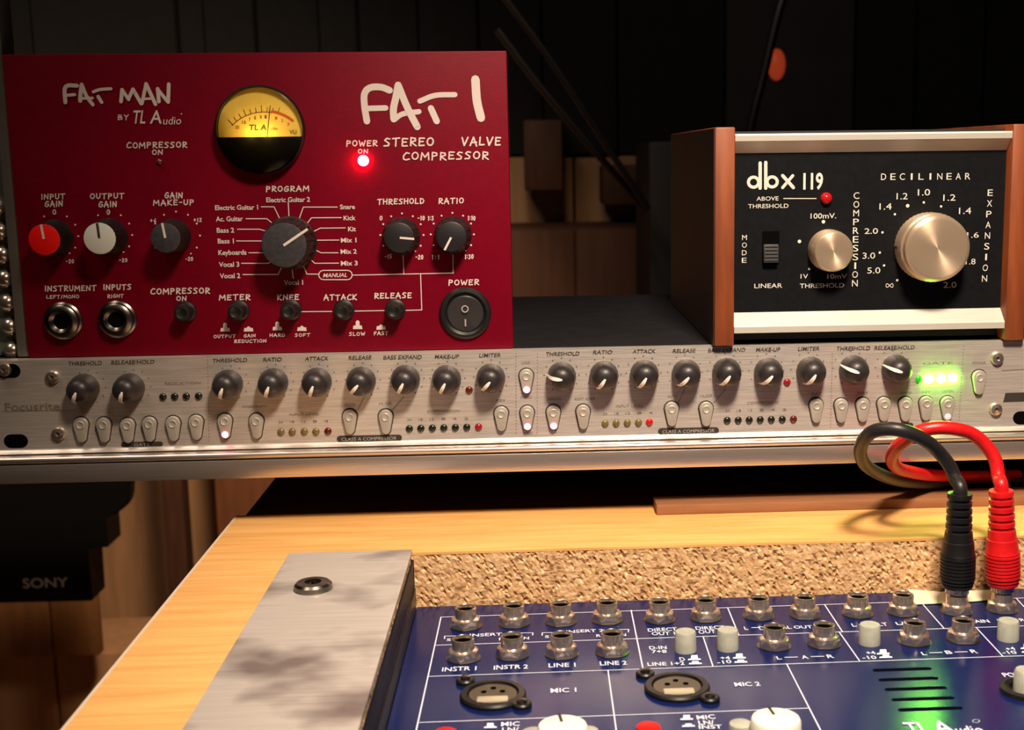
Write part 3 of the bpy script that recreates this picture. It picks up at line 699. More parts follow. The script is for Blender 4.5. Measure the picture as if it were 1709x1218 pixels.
marks(z1, [(26, [(500, 322), (440, 322), (420, 350), (425, 430)]), (20, [(430, 385), (485, 380)]), (26, [(530, 315), (523, 370), (520, 420)]), (24, [(530, 315), (562, 390), (602, 445)]), (18, [(522, 405), (600, 402)]),
           (20, [(605, 362), (650, 347), (720, 342)]), (22, [(637, 392), (660, 430)]), (24, [(785, 425), (792, 348)]), (22, [(792, 348), (835, 412)]), (22, [(835, 405), (862, 345)]), (24, [(862, 345), (915, 438)]),
           (22, [(920, 438), (947, 310)]), (24, [(947, 310), (1008, 442)]), (16, [(930, 408), (980, 405)]), (24, [(1030, 425), (1022, 342)]), (22, [(1022, 345), (1086, 425)]), (24, [(1090, 428), (1094, 312)])])
HL = [('COMPRESSOR', 262, 242, 100, 9), ('ON', 263, 254, 17, 8), ('BY', 206, 196, 17, 8), ('POWER', 604, 239, 51, 9), ('ON', 606, 252.5, 16, 7), ('STEREO', 682.5, 237, 82, 13), ('VALVE', 803, 236, 64, 13), ('COMPRESSOR', 744, 260, 142, 12),
      ('INPUT', 89, 328, 39, 8.5), ('GAIN', 90, 340, 29, 9), ('OUTPUT', 179, 327, 56, 8.5), ('GAIN', 180, 341, 29, 9), ('GAIN', 290, 326, 29, 9), ('MAKE-UP', 290, 338, 67, 8.5),
      ('INSTRUMENT', 118, 481, 85, 8.5), ('INPUTS', 196, 479, 46, 8.5), ('COMPRESSOR', 301, 485.5, 98, 9), ('ON', 303, 498, 16, 7.5), ('METER', 392, 496, 51, 8.5), ('KNEE', 481, 496, 35, 8.5),
      ('ATTACK', 568, 496, 54, 8.5), ('RELEASE', 656, 493, 61, 8.5), ('POWER', 774, 471, 50, 8.5), ('THRESHOLD', 669, 336, 77, 8.5), ('RATIO', 753, 335, 41, 8.5), ('PROGRAM', 480, 315, 71, 8.5)]
for t, x, y, w, h in HL: s.hand(t, x, y, w, h, 0.2 if h > 10 else 0.22)
for t, x, y, w, h in [('LEFT/MONO', 105, 495, 54, 5.5), ('RIGHT', 193, 494, 26, 5.5), ('OUTPUT', 375, 561, 36, 5), ('GAIN', 417, 560, 19, 5), ('REDUCTION', 418, 569, 53, 5), ('HARD', 463, 559, 25, 5), ('SOFT', 505, 559, 25, 5),
                      ('SLOW', 596, 557, 26, 5.5), ('FAST', 636, 556, 23, 5.5), ('0', 636, 364, 4, 7), ('-10', 703, 364, 11, 7), ('1:3', 719, 364, 9, 7), ('1:10', 787, 364, 12, 7), ('-15', 648, 428, 11, 6), ('-20', 700, 429, 12, 7), ('1:1', 727, 429, 13, 7),
                      ('1:30', 783, 428, 14, 7), ('+6', 256, 368, 10, 6), ('+12', 330, 367, 13, 6), ('-20', 316, 432, 12, 6), ('-20', 117, 436, 13, 6), ('-20', 206, 434, 13, 6), ('0', 91, 354, 5, 8), ('0', 181, 354, 5, 8)]: s.hand(t, x, y, w, h, 0.22)
for t, x, y, w, h in [('Electric Guitar 2', 481, 333, 73, 8), ('Electric Guitar 1', 395, 346, 72, 8), ('Ac. Guitar', 383, 365, 45, 8), ('Bass 2', 376.5, 384, 29, 8), ('Bass 1', 377, 402, 27, 8), ('Keyboards', 388, 421, 47, 8), ('Vocal 3', 382.5, 441, 34, 8),
                      ('Vocal 2', 384, 460, 34, 8), ('Vocal 1', 490, 471, 32, 8), ('Snare', 580, 345, 25, 7.5), ('Kick', 583.5, 363.5, 20, 7.5), ('Kit', 587.5, 382, 13, 7.5), ('Mix 1', 582, 400.5, 26, 7.5), ('Mix 2', 582, 419.5, 27, 7.5), ('Mix 3', 583, 439, 28, 7.5),
                      ('MANUAL', 560, 459, 40, 6.5)]: s.text(t, x, y, w, h, bold=0.022, shear=0.25 if t == 'MANUAL' else 0)
s.text('TL', 233, 195, 22, 22, shear=0.2, bold=0.01); s.text('A', 261, 195, 20, 22, shear=0.15, bold=0.01); s.text('udio', 288, 201, 30, 13, shear=0.2)
s.dot(303, 190, 1.2)
def z4(x, y): return (340+x/6.55, 300+y/6.55)
for pts in [[(630, 295), (770, 295), (835, 430)], [(465, 425), (690, 425), (760, 480)], [(370, 540), (610, 540), (680, 560)], [(360, 668), (650, 668)], [(495, 797), (680, 797)], [(415, 912), (700, 912), (760, 890)], [(430, 1035), (815, 1033), (855, 950)],
            [(925, 240), (935, 430)], [(1460, 298), (1090, 298), (1040, 440)], [(1505, 413), (1180, 415), (1120, 490)], [(1550, 525), (1275, 528), (1180, 575)], [(1480, 658), (1200, 660)], [(1470, 797), (1285, 797), (1200, 755)],
            [(1475, 910), (1215, 912), (1150, 850)], [(1250, 1030), (1130, 1030), (1080, 915)], [(965, 950), (980, 1075)]]: s.line([z4(*p) for p in pts], 1.6)
def rr_(x0, x1, y0, y1): 
    r = (y1-y0)/2; cy = (y0+y1)/2; 
    return [(x1-r+r*math.sin(PI*i/6), cy-r*math.cos(PI*i/6)) for i in range(7)]+[(x0+r-r*math.sin(PI*i/6), cy+r*math.cos(PI*i/6)) for i in range(7)]
s.line(rr_(532, 588, 451, 466.5), 1.7, True)
for pts in [[(589, 459), (757, 455.5)], [(672.7, 423), (674, 457)], [(756, 418), (756.3, 456)], [(702, 457), (704, 517), (672, 518)], [(643, 518), (586, 519)], [(554, 519.5), (498, 520)]]: s.line(pts, 1.5)
for x, y, tall in ((376, 553, 1), (415, 553, 0), (463, 551, 1), (504, 552, 0), (597, 549, 1), (636, 550, 0)):
    s.poly([(x-8, y), (x-7, y-6), (x+7, y-6), (x+8, y)]); h = 14 if tall else 8
    s.poly([(x-3.5, y-5), (x-3, y-h+1), (x, y-h-1), (x+3, y-h+1), (x+3.5, y-5)])
for cx_, cy_, r_ in ((93, 394, 38), (183, 392, 38), (294, 393, 40), (671, 392, 36), (755, 391, 36)):
    for i in range(9):
        an = math.radians(-120+30*i+ (0))
        if (cx_ < 200 and math.sin(an) < -0.7): continue
        s.dot(cx_+r_*math.sin(an), cy_-r_*math.cos(an), 1.7, 7)
    s.dot(cx_+r_*0.62, cy_+r_*0.75, 1.5, 6)
s.done('lettering', M_print, red)

def facepos(px, py, prot, base=FY): # axis position so that the knob's crown lands on the given pixel
    p = aty(px, py, base-prot); p.y = base-0.00005; return p
def fluted(rb, rt, h, n=48): return lathe([(rb*1.02, 0), (rb*1.04, 0.001), (rb, 0.0018), (rt*1.01, h-0.0016), (rt*0.97, h-0.0006)], n, True, flute=({2, 3, 4}, 2, 0.05))
def faceknob(px, py, rpx, prot, ang, capm, ptrm, plen=(0.25, 0.95), body=M_blk, lab=None, wid=0.0005, flare=1.12):
    p = facepos(px, py, prot); r = rpx/ (F_/(FY-prot-CAM.y))
    k = inst('knob', tomesh(fluted(r*flare, r*1.03, prot), 'knob', body), red, p)
    if lab: k['label'] = lab
    cap = sub('cap', tomesh(lathe([(r*0.97, prot-0.0010), (r*0.96, prot-0.0002), (r*0.90, prot), (0, prot)], 40, True), 'cap', capm), k)
    k.rotation_euler = (0, math.radians(ang), 0)
    sub('pointer', tomesh(B((-wid, -prot-0.0003, r*plen[0]), (wid, -prot+0.0001, r*plen[1])), 'pointer', ptrm), k)
    return k
faceknob(73.5, 400, 26, 0.0145, -6, M_redcap, M_print, (0.05, 0.95), lab='knob with a red cap')
faceknob(166, 398, 26.5, 0.0145, -4, M_whitecap, M_bprint, (0.05, 0.95), lab='knob with a pale grey cap')
faceknob(276, 397, 25, 0.0145, -8, M_gknob, M_print, (0.0, 0.98), lab='knob with a dark grey cap')
faceknob(474, 409, 38, 0.0165, 57, M_gknob, M_print, (-0.02, 1.25), body=M_blk, lab='large program selector knob', wid=0.0006, flare=1.14)
faceknob(666, 396.5, 25.5, 0.0115, 96, M_blkcap, M_print, (0.05, 0.98), flare=1.2)
faceknob(753.5, 395, 25.5, 0.0115, 209, M_blkcap, M_print, (0.05, 0.98), flare=1.2)
me_pb = tomesh(lathe([(0.0050, 0), (0.0050, 0.0016), (0.0040, 0.0020), (0.0040, 0.0075), (0.0036, 0.0086), (0.0026, 0.0088), (0.0015, 0.0083), (0, 0.0082)], 32, True), 'push_button', M_blk)
for x, y in ((303, 523), (393, 521), (481, 520), (570.5, 520), (657, 519)): inst('push_button', me_pb, red, facepos(x, y, 0.0085))
# instrument jack sockets
me_jk = tomesh(lathe([(0.0080, 0), (0.0080, 0.0012), (0.0072, 0.0018), (0.0070, 0.0036), (0.0060, 0.0044), (0.0049, 0.0046), (0.0045, 0.0040), (0.0034, 0.0030), (0.0031, 0.0012)], 40, True), 'jack_socket', M_chromed)
me_jh = tomesh(lathe([(0.0031, 0.0006), (0.0031, 0.0022), (0, 0.0022)], 24, True), 'jack_hole', M_hole)
for x, y in ((103, 536), (194, 533.5)):
    j = inst('jack_socket', me_jk, red, facepos(x, y, 0.003)); j.scale = (1.13, 1.1, 1.13); sub('jack_hole', me_jh, j)
# round rocker switch
sw = inst('power_switch', tomesh(lathe([(0.0118, 0), (0.0118, 0.0012), (0.0108, 0.0024), (0.0098, 0.0026), (0.0086, 0.0016), (0.0084, 0.0004)], 48, True), 'power_switch', M_blk), red, facepos(776.5, 523, 0.002)); sw.scale = (1.08, 1.0, 1.08)
bm = lathe([(0.0083, 0.0004), (0.0083, 0.0016), (0.0078, 0.0020), (0, 0.0020)], 40, True)
for v in bm.verts:
    if v.co.y < -0.0012: v.co.y -= 0.0012*(v.co.z/0.008)**2 + 0.0009*(v.co.z/0.008)
sub('rocker', tomesh(bm, 'rocker', mat('dark_grey_rocker', (0.03, 0.028, 0.03), 0.4)), sw)
bm = bmesh.new(); n = 16
for i in range(n):
    a, b = 2*PI*i/n, 2*PI*(i+1)/n
    bm.faces.new([bm.verts.new((r*math.cos(t), -0.0032, 0.0022+r*math.sin(t))) for r, t in ((0.0011, a), (0.0017, a), (0.0017, b), (0.0011, b))])
box(bm, (-0.00035, -0.0028, -0.0058), (0.00035, -0.0022, -0.0026))
sub('switch_mark', tomesh(bm, 'switch_mark', mat('grey_mark', (0.35, 0.30, 0.28), 0.6), False), sw)
# indicator lights
l = inst('power_led', tomesh(lathe([(0.0026, 0), (0.0026, 0.0008), (0.0021, 0.0018), (0.0012, 0.0026), (0, 0.0029)], 24, True), 'power_led', M_lred), red, facepos(606, 268, 0.001)); l['label'] = 'glowing red power light'
inst('led', tomesh(lathe([(0.0014, 0), (0.0013, 0.0008), (0.0006, 0.0014), (0, 0.0015)], 16, True), 'led', mat('unlit_led', (0.12, 0.03, 0.02), 0.3)), red, facepos(265.5, 270, 0.001))
# round VU meter: recess, dial, needle, black lower half, glass; a small bulb inside lights the dial
mc = facepos(434, 217, 0.002); R_m = 0.0202
def rot_face(bm, c):
    for v in bm.verts: v.co += c
    return bm
ring = obj('meter', rot_face(lathe([(R_m+0.0008, 0), (R_m+0.0008, 0.0030), (R_m+0.0004, 0.0036), (R_m, 0.0036), (R_m-0.0002, 0.0005)], 64, True), mc), M_blk, red)
zsplit = aty(434, 228.5, FY-0.002).z - mc.z
def disc_part(zlo, zhi, y, r, nn=48):
    pts = []
    for i in range(nn):
        a = 2*PI*i/nn; x, z = r*math.cos(a), r*math.sin(a)
        pts.append((x, max(zlo, min(zhi, z))))
    return pts
def half(r, z0, up, nn=32):
    a0 = math.asin(z0/r); 
    if up: an = [a0+(PI-2*a0)*i/nn for i in range(nn+1)]
    else: an = [PI-a0+(PI+2*a0)*i/nn for i in range(nn+1)]
    return [(mc.x+r*math.cos(a), mc.z+r*math.sin(a)) for a in an]
bm = prism(bmesh.new(), half(R_m-.0003, zsplit-0.004, True), 'y', FY-0.0006, FY-0.0001); obj('dial', bm, M_dial, ring, smooth=False)
bm = prism(bmesh.new(), half(R_m-.0003, zsplit, False), 'y', FY-0.0040, FY-0.0024); obj('lower_cover', bm, mat('smoked_plastic', (0.008, 0.007, 0.006), 0.25), ring, smooth=False)
s = Sheet('y', FY-0.0006, 0.0001)
s.text('TL A', 430.5, 212.5, 30, 9, shear=0.15, bold=0.03); s.text('udio', 457, 214.5, 13, 5, shear=0.15)
cxm, cym = 441, 262
for i in range(14):
    an = math.radians(-44+i*6.8); r0, r1 = 76, 83+(i % 3 == 0)*3
    if i < 10: s.line([(cxm+r0*math.sin(an), cym-r0*math.cos(an)), (cxm+r1*math.sin(an), cym-r1*math.cos(an))], 1.1)
for t, an in (('20', -42), ('10', -30), ('7', -21), ('5', -13), ('3', -5), ('1', 2)):
    an = math.radians(an); s.text(t, cxm+67*math.sin(an), cym-67*math.cos(an), 3.2*len(t), 5.5, bold=0.01)
s.line([(cxm+75*math.sin(math.radians(a)), cym-75*math.cos(math.radians(a))) for a in range(-46, 12, 4)], 1.1)
s.text('VU', 489, 220, 12, 7, bold=0.01)
s.done('dial_lettering', mat('brown_print', (0.10, 0.045, 0.01), 0.6), ring)
s = Sheet('y', FY-0.0006, 0.0001)
s.line([(cxm+77*math.sin(math.radians(a)), cym-77*math.cos(math.radians(a))) for a in range(10, 42, 4)], 4.5)
for i, an in enumerate((17, 26, 36)): an = math.radians(an); s.text(str(i+1), cxm+68*math.sin(an), cym-68*math.cos(an), 4, 5)
s.done('red_scale', mat('orange_print', (0.60, 0.10, 0.01), 0.6), ring)
a, b = aty(451, 176, FY-0.002), aty(445.6, 229, FY-0.002)
obj('needle', tube(bmesh.new(), [a, b], 0.00018, 6), M_bprint, ring)
G = bpy.data.materials.new('meter_glass'); G.use_nodes = True; nt = G.node_tree; nt.nodes.clear()
o_ = nt.nodes.new('ShaderNodeOutputMaterial'); tr = nt.nodes.new('ShaderNodeBsdfTransparent'); gl = nt.nodes.new('ShaderNodeBsdfGlossy'); gl.inputs['Roughness'].default_value = 0.15
mxs = nt.nodes.new('ShaderNodeMixShader'); fr = nt.nodes.new('ShaderNodeFresnel'); fr.inputs[0].default_value = 1.35
nt.links.new(fr.outputs[0], mxs.inputs[0]); nt.links.new(tr.outputs[0], mxs.inputs[1]); nt.links.new(gl.outputs[0], mxs.inputs[2]); nt.links.new(mxs.outputs[0], o_.inputs[0])
obj('glass', rot_face(lathe([(R_m-0.0001, 0.0060), (R_m-0.002, 0.0068), (R_m*0.6, 0.0074), (0, 0.0077)], 48, True), mc), G, ring)
for i, dx in enumerate((-0.004, 0.0035)):
    d = bpy.data.lights.new('meter_bulb', 'POINT'); d.energy = 0.0032; d.color = (1.0, 0.62, 0.16); d.shadow_soft_size = 0.0008
    o = bpy.data.objects.new('meter_bulb', d); col.objects.link(o); o.location = (mc.x+dx, FY-0.0054, mc.z+zsplit+0.0012)

# rail at the far left with a column of bolt heads
p0, p1 = aty(30, 590, RY+0.006), aty(43, 590, RY+0.006)
rl = thing('rack_rail', 'grey-green upright metal rail with bolt heads left of the red unit', 'rail', (p0.x, RY+0.01, zt))
obj('edge_strip', B((p0.x, RY+0.005, zt+.0003), (fx0-0.0004, RY+0.02, 0.46), 0.0006), M_rail, rl)
obj('rail_plate', B((p0.x-0.05, RY+0.012, zt+.0003), (p0.x-0.0002, RY+0.02, 0.46), 0.0005), M_railg, rl)
me_rb = tomesh(lathe([(0.0048, 0), (0.0048, 0.0015), (0.0036, 0.0042), (0.0015, 0.0055), (0, 0.0057)], 24, True), 'bolt_head', M_chrome)
for i in range(7):
    p = aty(18-4.2*i, 586-40*i, RY+0.008); p.y = RY+0.0119; inst('bolt_head', me_rb, rl, p)
    obj('joint', B((p0.x-0.05, RY+0.0116, p.z-0.0062), (p0.x-0.0004, RY+0.01195, p.z-0.0058)), M_rail, rl, smooth=False)

# ================================================================== walnut-sided unit
DY = RY - 0.004
def PD(x, y, dy=0.0): return aty(x, y, DY+dy)
dzt = PD(1212, 212).z; dzb = zt+0.0002
wl0, wl1 = (PD(1196, 213).x+PD(1190, 571).x)/2, (PD(1230, 213).x+PD(1222.5, 571).x)/2
wr0 = (PD(1697, 220).x+PD(1672, 548).x)/2; wr1 = wr0+(wl1-wl0)
dbx = thing('compander', 'black-faced expander unit with walnut sides and two spun metal knobs', 'audio unit', ((wl0+wr1)/2, DY+0.1, dzb))
obj('side_panel', B((wl0, DY, dzb), (wl1, DY+0.19, dzt), 0.0008), M_wood, dbx)
obj('side_panel', B((wr0, DY, dzb), (wr1, DY+0.19, dzt), 0.0008), M_wood, dbx)
for x0, x1 in ((wl0-0.0004, wl0-0.00002), (wr1+0.00002, wr1+0.0004)):  # thin near-black skins: shade on the walnut sides put in as colour
    obj('side_shade', B((x0, DY+0.0012, dzb), (x1, DY+0.19, dzt-0.0006)), mat('dark_side_shade', (0.022, 0.010, 0.008), 0.6, var=0.2, scale=60), dbx, smooth=False)
FD = DY+0.0075
zta, ztm, ztb = PD(1460, 221).z, PD(1460, 235).z, PD(1460, 253, 0.006).z
bm = prism(bmesh.new(), [(DY+0.0012, zta), (DY+0.0006, zta-0.0008), (DY+0.0008, ztm+0.0006), (DY+0.0016, ztm), (FD, ztb), (FD+0.003, ztb), (FD+0.003, zta)], 'x', wl1+.0001, wr0-.0001)
obj('top_trim', bm, M_trim, dbx, smooth=False)
zba, zbm, zbb = PD(1460, 518, 0.006).z, PD(1460, 540).z, PD(1460, 552).z
bm = prism(bmesh.new(), [(FD, zba), (DY+0.0012, zbm), (DY+0.0006, zbm-0.0006), (DY+0.0006, zbb), (FD+0.003, zbb), (FD+0.003, zba)], 'x', wl1+.0001, wr0-.0001)
obj('bottom_trim', bm, M_trim, dbx, smooth=False)
obj('faceplate', B((wl1+.0001, FD, zba), (wr0-.0001, FD+0.002, ztb)), M_dface, dbx, smooth=False)
obj('case', B((wl1+.0001, FD+0.0032, dzb+0.0015), (wr0-.0001, DY+0.185, dzt-0.002)), M_case, dbx, smooth=False)
s = Sheet('y', FD, 0.00015)
def ZD(x, y): return (1160+x/3.046, 190+y/3.046)
s.text('119', 1357, 302, 33, 26, bold=0.03)
u = s.mpp(1300, 300)
def ringp(cx_, cy_, r_): return [(cx_+r_*math.cos(2*PI*i/18), cy_+r_*0.98*math.sin(2*PI*i/18)) for i in range(18)]
s.line(ringp(1257.5, 304, 8.6), 5.2, True); s.line([(1268.5, 272), (1268.5, 314)], 5.6)
s.line([(1277.8, 271), (1277.8, 314)], 5.6); s.line(ringp(1288.5, 303.5, 8.6), 5.2, True)
s.line([(1306, 293), (1324, 313)], 5.6); s.line([(1323, 293), (1306, 313)], 5.0)
for t, x, y, w, h in [('ABOVE', 368, 430, 112, 22), ('THRESHOLD', 372, 468, 205, 22), ('LINEAR', 372, 873, 142, 24), ('100mV.', 652, 518, 130, 28), ('1V', 555, 825, 38, 24), ('10mV', 722, 825, 100, 24), ('THRESHOLD', 645, 872, 225, 24),
                      ('1.2', 1052, 418, 56, 34), ('1.0', 1163, 398, 62, 34), ('1.2', 1292, 425, 62, 34), ('1.4', 968, 470, 62, 34), ('1.4', 1372, 492, 62, 34), ('2.0', 895, 595, 68, 30), ('3.0', 883, 720, 64, 32), ('5.0', 908, 795, 66, 32),
                      ('1.6', 1412, 615, 60, 30), ('1.8', 1400, 750, 50, 30), ('2.0', 1295, 868, 66, 32)]:
    px, py = ZD(x, y); s.text(t, px, py, w/3.046, h/3.046*0.95, bold=0.004 if h < 30 else 0.0)
for i, ch in enumerate('DECILINEAR'):
    px, py = ZD(958+i*47.5, 319-i*0.3); s.text(ch, px, py, 3 if ch == 'I' else 8.6, 11)
for i, ch in enumerate('COMPRESSION'):
    px, py = ZD(820-i*0.8, 415+i*44.5); s.text(ch, px, py, 3 if ch == 'I' else 9.5, 11)
for i, ch in enumerate('EXPANSION'):
    px, py = ZD(1500-i*3.6, 400+i*54.5); s.text(ch, px, py, 3 if ch == 'I' else 8.6, 11)
for i, ch in enumerate('MODE'):
    px, py = ZD(251-i*0.5, 628+i*38.5); s.text(ch, px, py, 8, 8.5)
s.line([ZD(450, 430), ZD(615, 430)], 1.4)
for x, y in ((1080, 467), (1162, 450), (1250, 470), (1015, 510), (952, 602), (938, 705), (960, 770), (1027, 845), (652, 548), (530, 648), (580, 788)): s.dot(*ZD(x, y), 3.0 if (x, y) in ((1080, 467), (652, 548), (530, 648)) else 2.0)
px, py = ZD(988, 872)
s.line([(px+6*math.cos(t/14*2*PI), py+3.2*math.sin(2*t/14*2*PI)) for t in range(14)], 1.0, True)
s.done('lettering', M_printd, dbx)
def spunknob(px, py, rpx, prot, rim, lab):
    p = aty(px, py, FD-prot); r = rpx/(F_/(FD-prot-CAM.y)); p.y = FD-0.00005
    bm = lathe([(r*rim, 0), (r*rim, prot*0.55), (r*(rim-0.02), prot*0.62), (r*1.03, prot*0.66), (r*1.03, prot-0.0012), (r*0.96, prot-0.0002), (r*0.90, prot), (r*0.5, prot-0.0003), (r*0.1, prot-0.0006), (0, prot-0.0006)], 96, True, flute=({0, 1}, 2, 0.015))
    k = inst('knob', tomesh(bm, 'knob', M_spun), dbx, p); k['label'] = lab; return k, r
k1, r1 = spunknob(1392, 420, 33, 0.0125, 1.08, 'smaller spun metal threshold knob')
k2, r2 = spunknob(1566, 415, 54, 0.0165, 1.10, 'large spun metal expansion knob')
sub('index_mark', tomesh(B((-r2*1.12, -0.0060, -0.0006), (-r2*1.06, -0.0002, 0.0006)), 'index_mark', M_bprint), k2)
p = aty(1380, 331, FD-.002); p.y = FD-.00005
inst('led', tomesh(lathe([(0.0029, 0), (0.0029, 0.0010), (0.0025, 0.0022), (0.0014, 0.0032), (0, 0.0036)], 24, True), 'led', mat('red_glass', (0.45, 0.008, 0.01), 0.1)), dbx, p)
a, b = aty(1272, 386, FD), aty(1300, 440, FD)
swt = obj('mode_switch', B((a.x, FD-0.0004, b.z), (b.x, FD-0.00001, a.z)), M_hole, dbx, smooth=False)
a2, b2 = aty(1275, 408, FD-.003), aty(1299, 438, FD-.003)
obj('switch_slider', B((a2.x, FD-0.0036, b2.z), (b2.x, FD-0.0004, a2.z), 0.0003), mat('slider_grey', (0.045, 0.045, 0.05), 0.5), swt)
bm = bmesh.new()
for i in range(5):
    z = b2.z+(a2.z-b2.z)*(0.12+0.19*i); box(bm, (a2.x+.0004, FD-0.0041, z), (b2.x-.0004, FD-0.0034, z+0.0005))
obj('slider_ribs', bm, mat('slider_rib', (0.07, 0.07, 0.075), 0.5), swt, smooth=False)

# ================================================================== blue mixer
mxy = atz(1000, 1003, MZ).y; mx0 = (atz(697, 1012, MZ).x+atz(643, 1216, MZ).x)/2
mixer = thing('mixer', 'blue mixer with nickel jack sockets sunk in the worktop cut-out', 'mixer', (mx0+0.2, mxy-0.1, MZ-0.03))
obj('top_panel', B((mx0, -0.40, MZ-0.0015), (X_R-.04, mxy, MZ), 0.0005), M_blue, mixer, smooth=False)
obj('chassis', B((mx0+0.002, -0.398, MZ-0.035), (X_R-.042, mxy-0.002, MZ-0.0017)), M_case, mixer, smooth=False)
# stepped side: black rubber seal, dark groove, blue flange
obj('rubber_seal', B((xcut+0.0012, -0.40, MZ-0.010), (mx0-0.0001, mxy-0.0005, MZ+0.0095), 0.0008), M_rubber, mixer)
obj('side_flange', B((xcut+0.0010, -0.40, MZ+0.0097), (mx0-0.0008, mxy-0.0005, DZ-0.0020), 0.0006), M_bluedk, mixer)

s = Sheet('z', MZ)
HLN = [[(736, 1030), (1052, 1019), (1376, 1009.5), (1538, 1005.5), (1709, 998)], [(728, 1077), (1064, 1066.5), (1405, 1055), (1709, 1044.7)], [(715, 1129), (1069, 1116), (1434, 1103), (1709, 1094.5)], [(700, 1206), (1024, 1194), (1349, 1182)]]
for l_ in HLN: s.line([l_[0], l_[-1]], 2.0)
for a, b in [((736, 1030), (694, 1222)), ((1053.3, 1018.5), (1073, 1115.6)), ((1014.7, 1119), (1028.9, 1222)), ((1173.4, 1062.5), (1189.8, 1112)), ((1214.4, 1014.3), (1233, 1060)), ((1375.9, 1009), (1406.3, 1055)),
             ((1400.5, 1055), (1434.4, 1103)), ((1312.7, 1108), (1371, 1222)), ((1536.8, 1005), (1576, 1049.5)), ((1629, 1047.5), (1674, 1096)), ((1695.7, 998.5), (1709, 1013))]: s.line([a, b], 2.0)
def zm4(x, y): return (680+x/4.2725, 960+y/4.2725)
for pts in [[(265, 455), (265, 436), (440, 432)], [(745, 414), (895, 412), (892, 430)], [(960, 432), (962, 412), (1125, 408)], [(1395, 392), (1578, 388), (1575, 408)]]: s.line([zm4(*p) for p in pts], 1.8)
MT = [('INSTR 1', 766.6, 1116.5, 57, 7.5), ('INSTR 2', 852.7, 1113.5, 57, 7.5), ('LINE 1', 938, 1110, 45, 7.5), ('LINE 2', 1023.6, 1107, 45, 7.5), ('MIC 1', 940.3, 1152.4, 43, 8), ('MIC 2', 1247, 1142, 43, 7.5),
      ('INSERT 1', 816, 1059.5, 64, 6.5), ('INSERT 2', 976, 1053.5, 62, 6.5), ('S', 749, 1068, 7, 6), ('RETURN', 858, 1066, 50, 6.2), ('S', 913, 1063, 7, 6), ('RETURN', 1020, 1060.5, 50, 6.2),
      ('DIRECT', 1105.5, 1051, 49, 6), ('OUT 1', 1107, 1057.5, 39, 6), ('DIRECT', 1185, 1048, 49, 6), ('OUT 2', 1185, 1054.5, 39, 6), ('D-IN', 1098, 1081, 29, 6), ('7+8', 1100, 1087.8, 25, 6), ('D', 1138.5, 1100.5, 9, 6),
      ('LINE 1+2', 1111.4, 1108, 62, 6.5), ('+4', 1210, 1098.5, 16, 6), ('-10', 1208.5, 1105, 24, 6), ('DIGITAL OUT', 1311, 1047.5, 90, 5.5), ('L', 1245, 1048.5, 6, 6), ('L', 1300, 1098, 8, 6), ('A', 1343, 1096.8, 11, 6.5),
      ('R', 1385.5, 1095.5, 11, 6.5), ('L', 1425, 1043.5, 7, 6), ('ALT', 1468, 1042.5, 26, 6), ('L/R', 1508, 1041, 26, 5.5), ('+4', 1453, 1089.5, 15, 6), ('-10', 1450.5, 1097.5, 24, 6), ('L', 1542, 1091, 8, 6), ('B', 1583, 1089, 11, 6.5),
      ('R', 1625, 1087.5, 11, 6.5), ('MAIN', 1633, 1037, 36, 6), ('L/S', 1673, 1036, 16, 5.5), ('R', 1706, 1035, 9, 5.5), ('+4', 1686, 1083, 15, 6), ('-10', 1684, 1089, 24, 6), ('MIC', 852, 1208.6, 31, 8), ('LN/', 852, 1218, 28, 8),
      ('MIC', 1178, 1197, 31, 7.5), ('LN/', 1178.5, 1206, 26, 8), ('INST', 1185.6, 1213.5, 39, 7), ('POWER', 1700, 1126, 54, 8)]
for t, x, y, w, h in MT: s.text(t, x, y, w, h*(0.72 if t in ('INSERT 1', 'INSERT 2', 'RETURN', 'S') else 0.88), bold=0.012)
for a, b in [((1255, 1048), (1267, 1047.7)), ((1310, 1097.5), (1331, 1097)), ((1354, 1096.3), (1375, 1095.8)), ((1434, 1043.2), (1447, 1043)), ((1552, 1090), (1572, 1089.4)), ((1594, 1088.8), (1614, 1088.2)), ((1684, 1035.5), (1697, 1035.2))]: s.line([a, b], 2.2)
for x, y, tall in [(1159, 1102.5, 1), (1160.5, 1109.5, 0), (1234, 1100, 1), (1236.5, 1107, 0), (1474, 1093, 1), (1478.5, 1099, 0), (1714, 1084, 1), (1716, 1090, 0), (818.5, 1216, 1), (1146, 1202.5, 1), (1149, 1214, 0)]:
    s.poly([(x-11, y), (x-10, y-2.6), (x+10, y-3.2), (x+11, y-.6)])
    h = 8.5 if tall else 5.5; s.poly([(x-6, y-2.5), (x-5.5, y-h), (x+5, y-h-.3), (x+6, y-3)])
s.text('TL', 1530, 1215, 38, 19, bold=0.015); s.text('A', 1573, 1214, 34, 21, bold=0.015); s.text('udio', 1617, 1218, 46, 13, bold=0.01)
s.line([(1629+6*math.cos(t*PI/6), 1204-2.6*math.sin(t*PI/6)) for t in range(12)], 0.8, True)
s.done('lettering', M_printm, mixer)

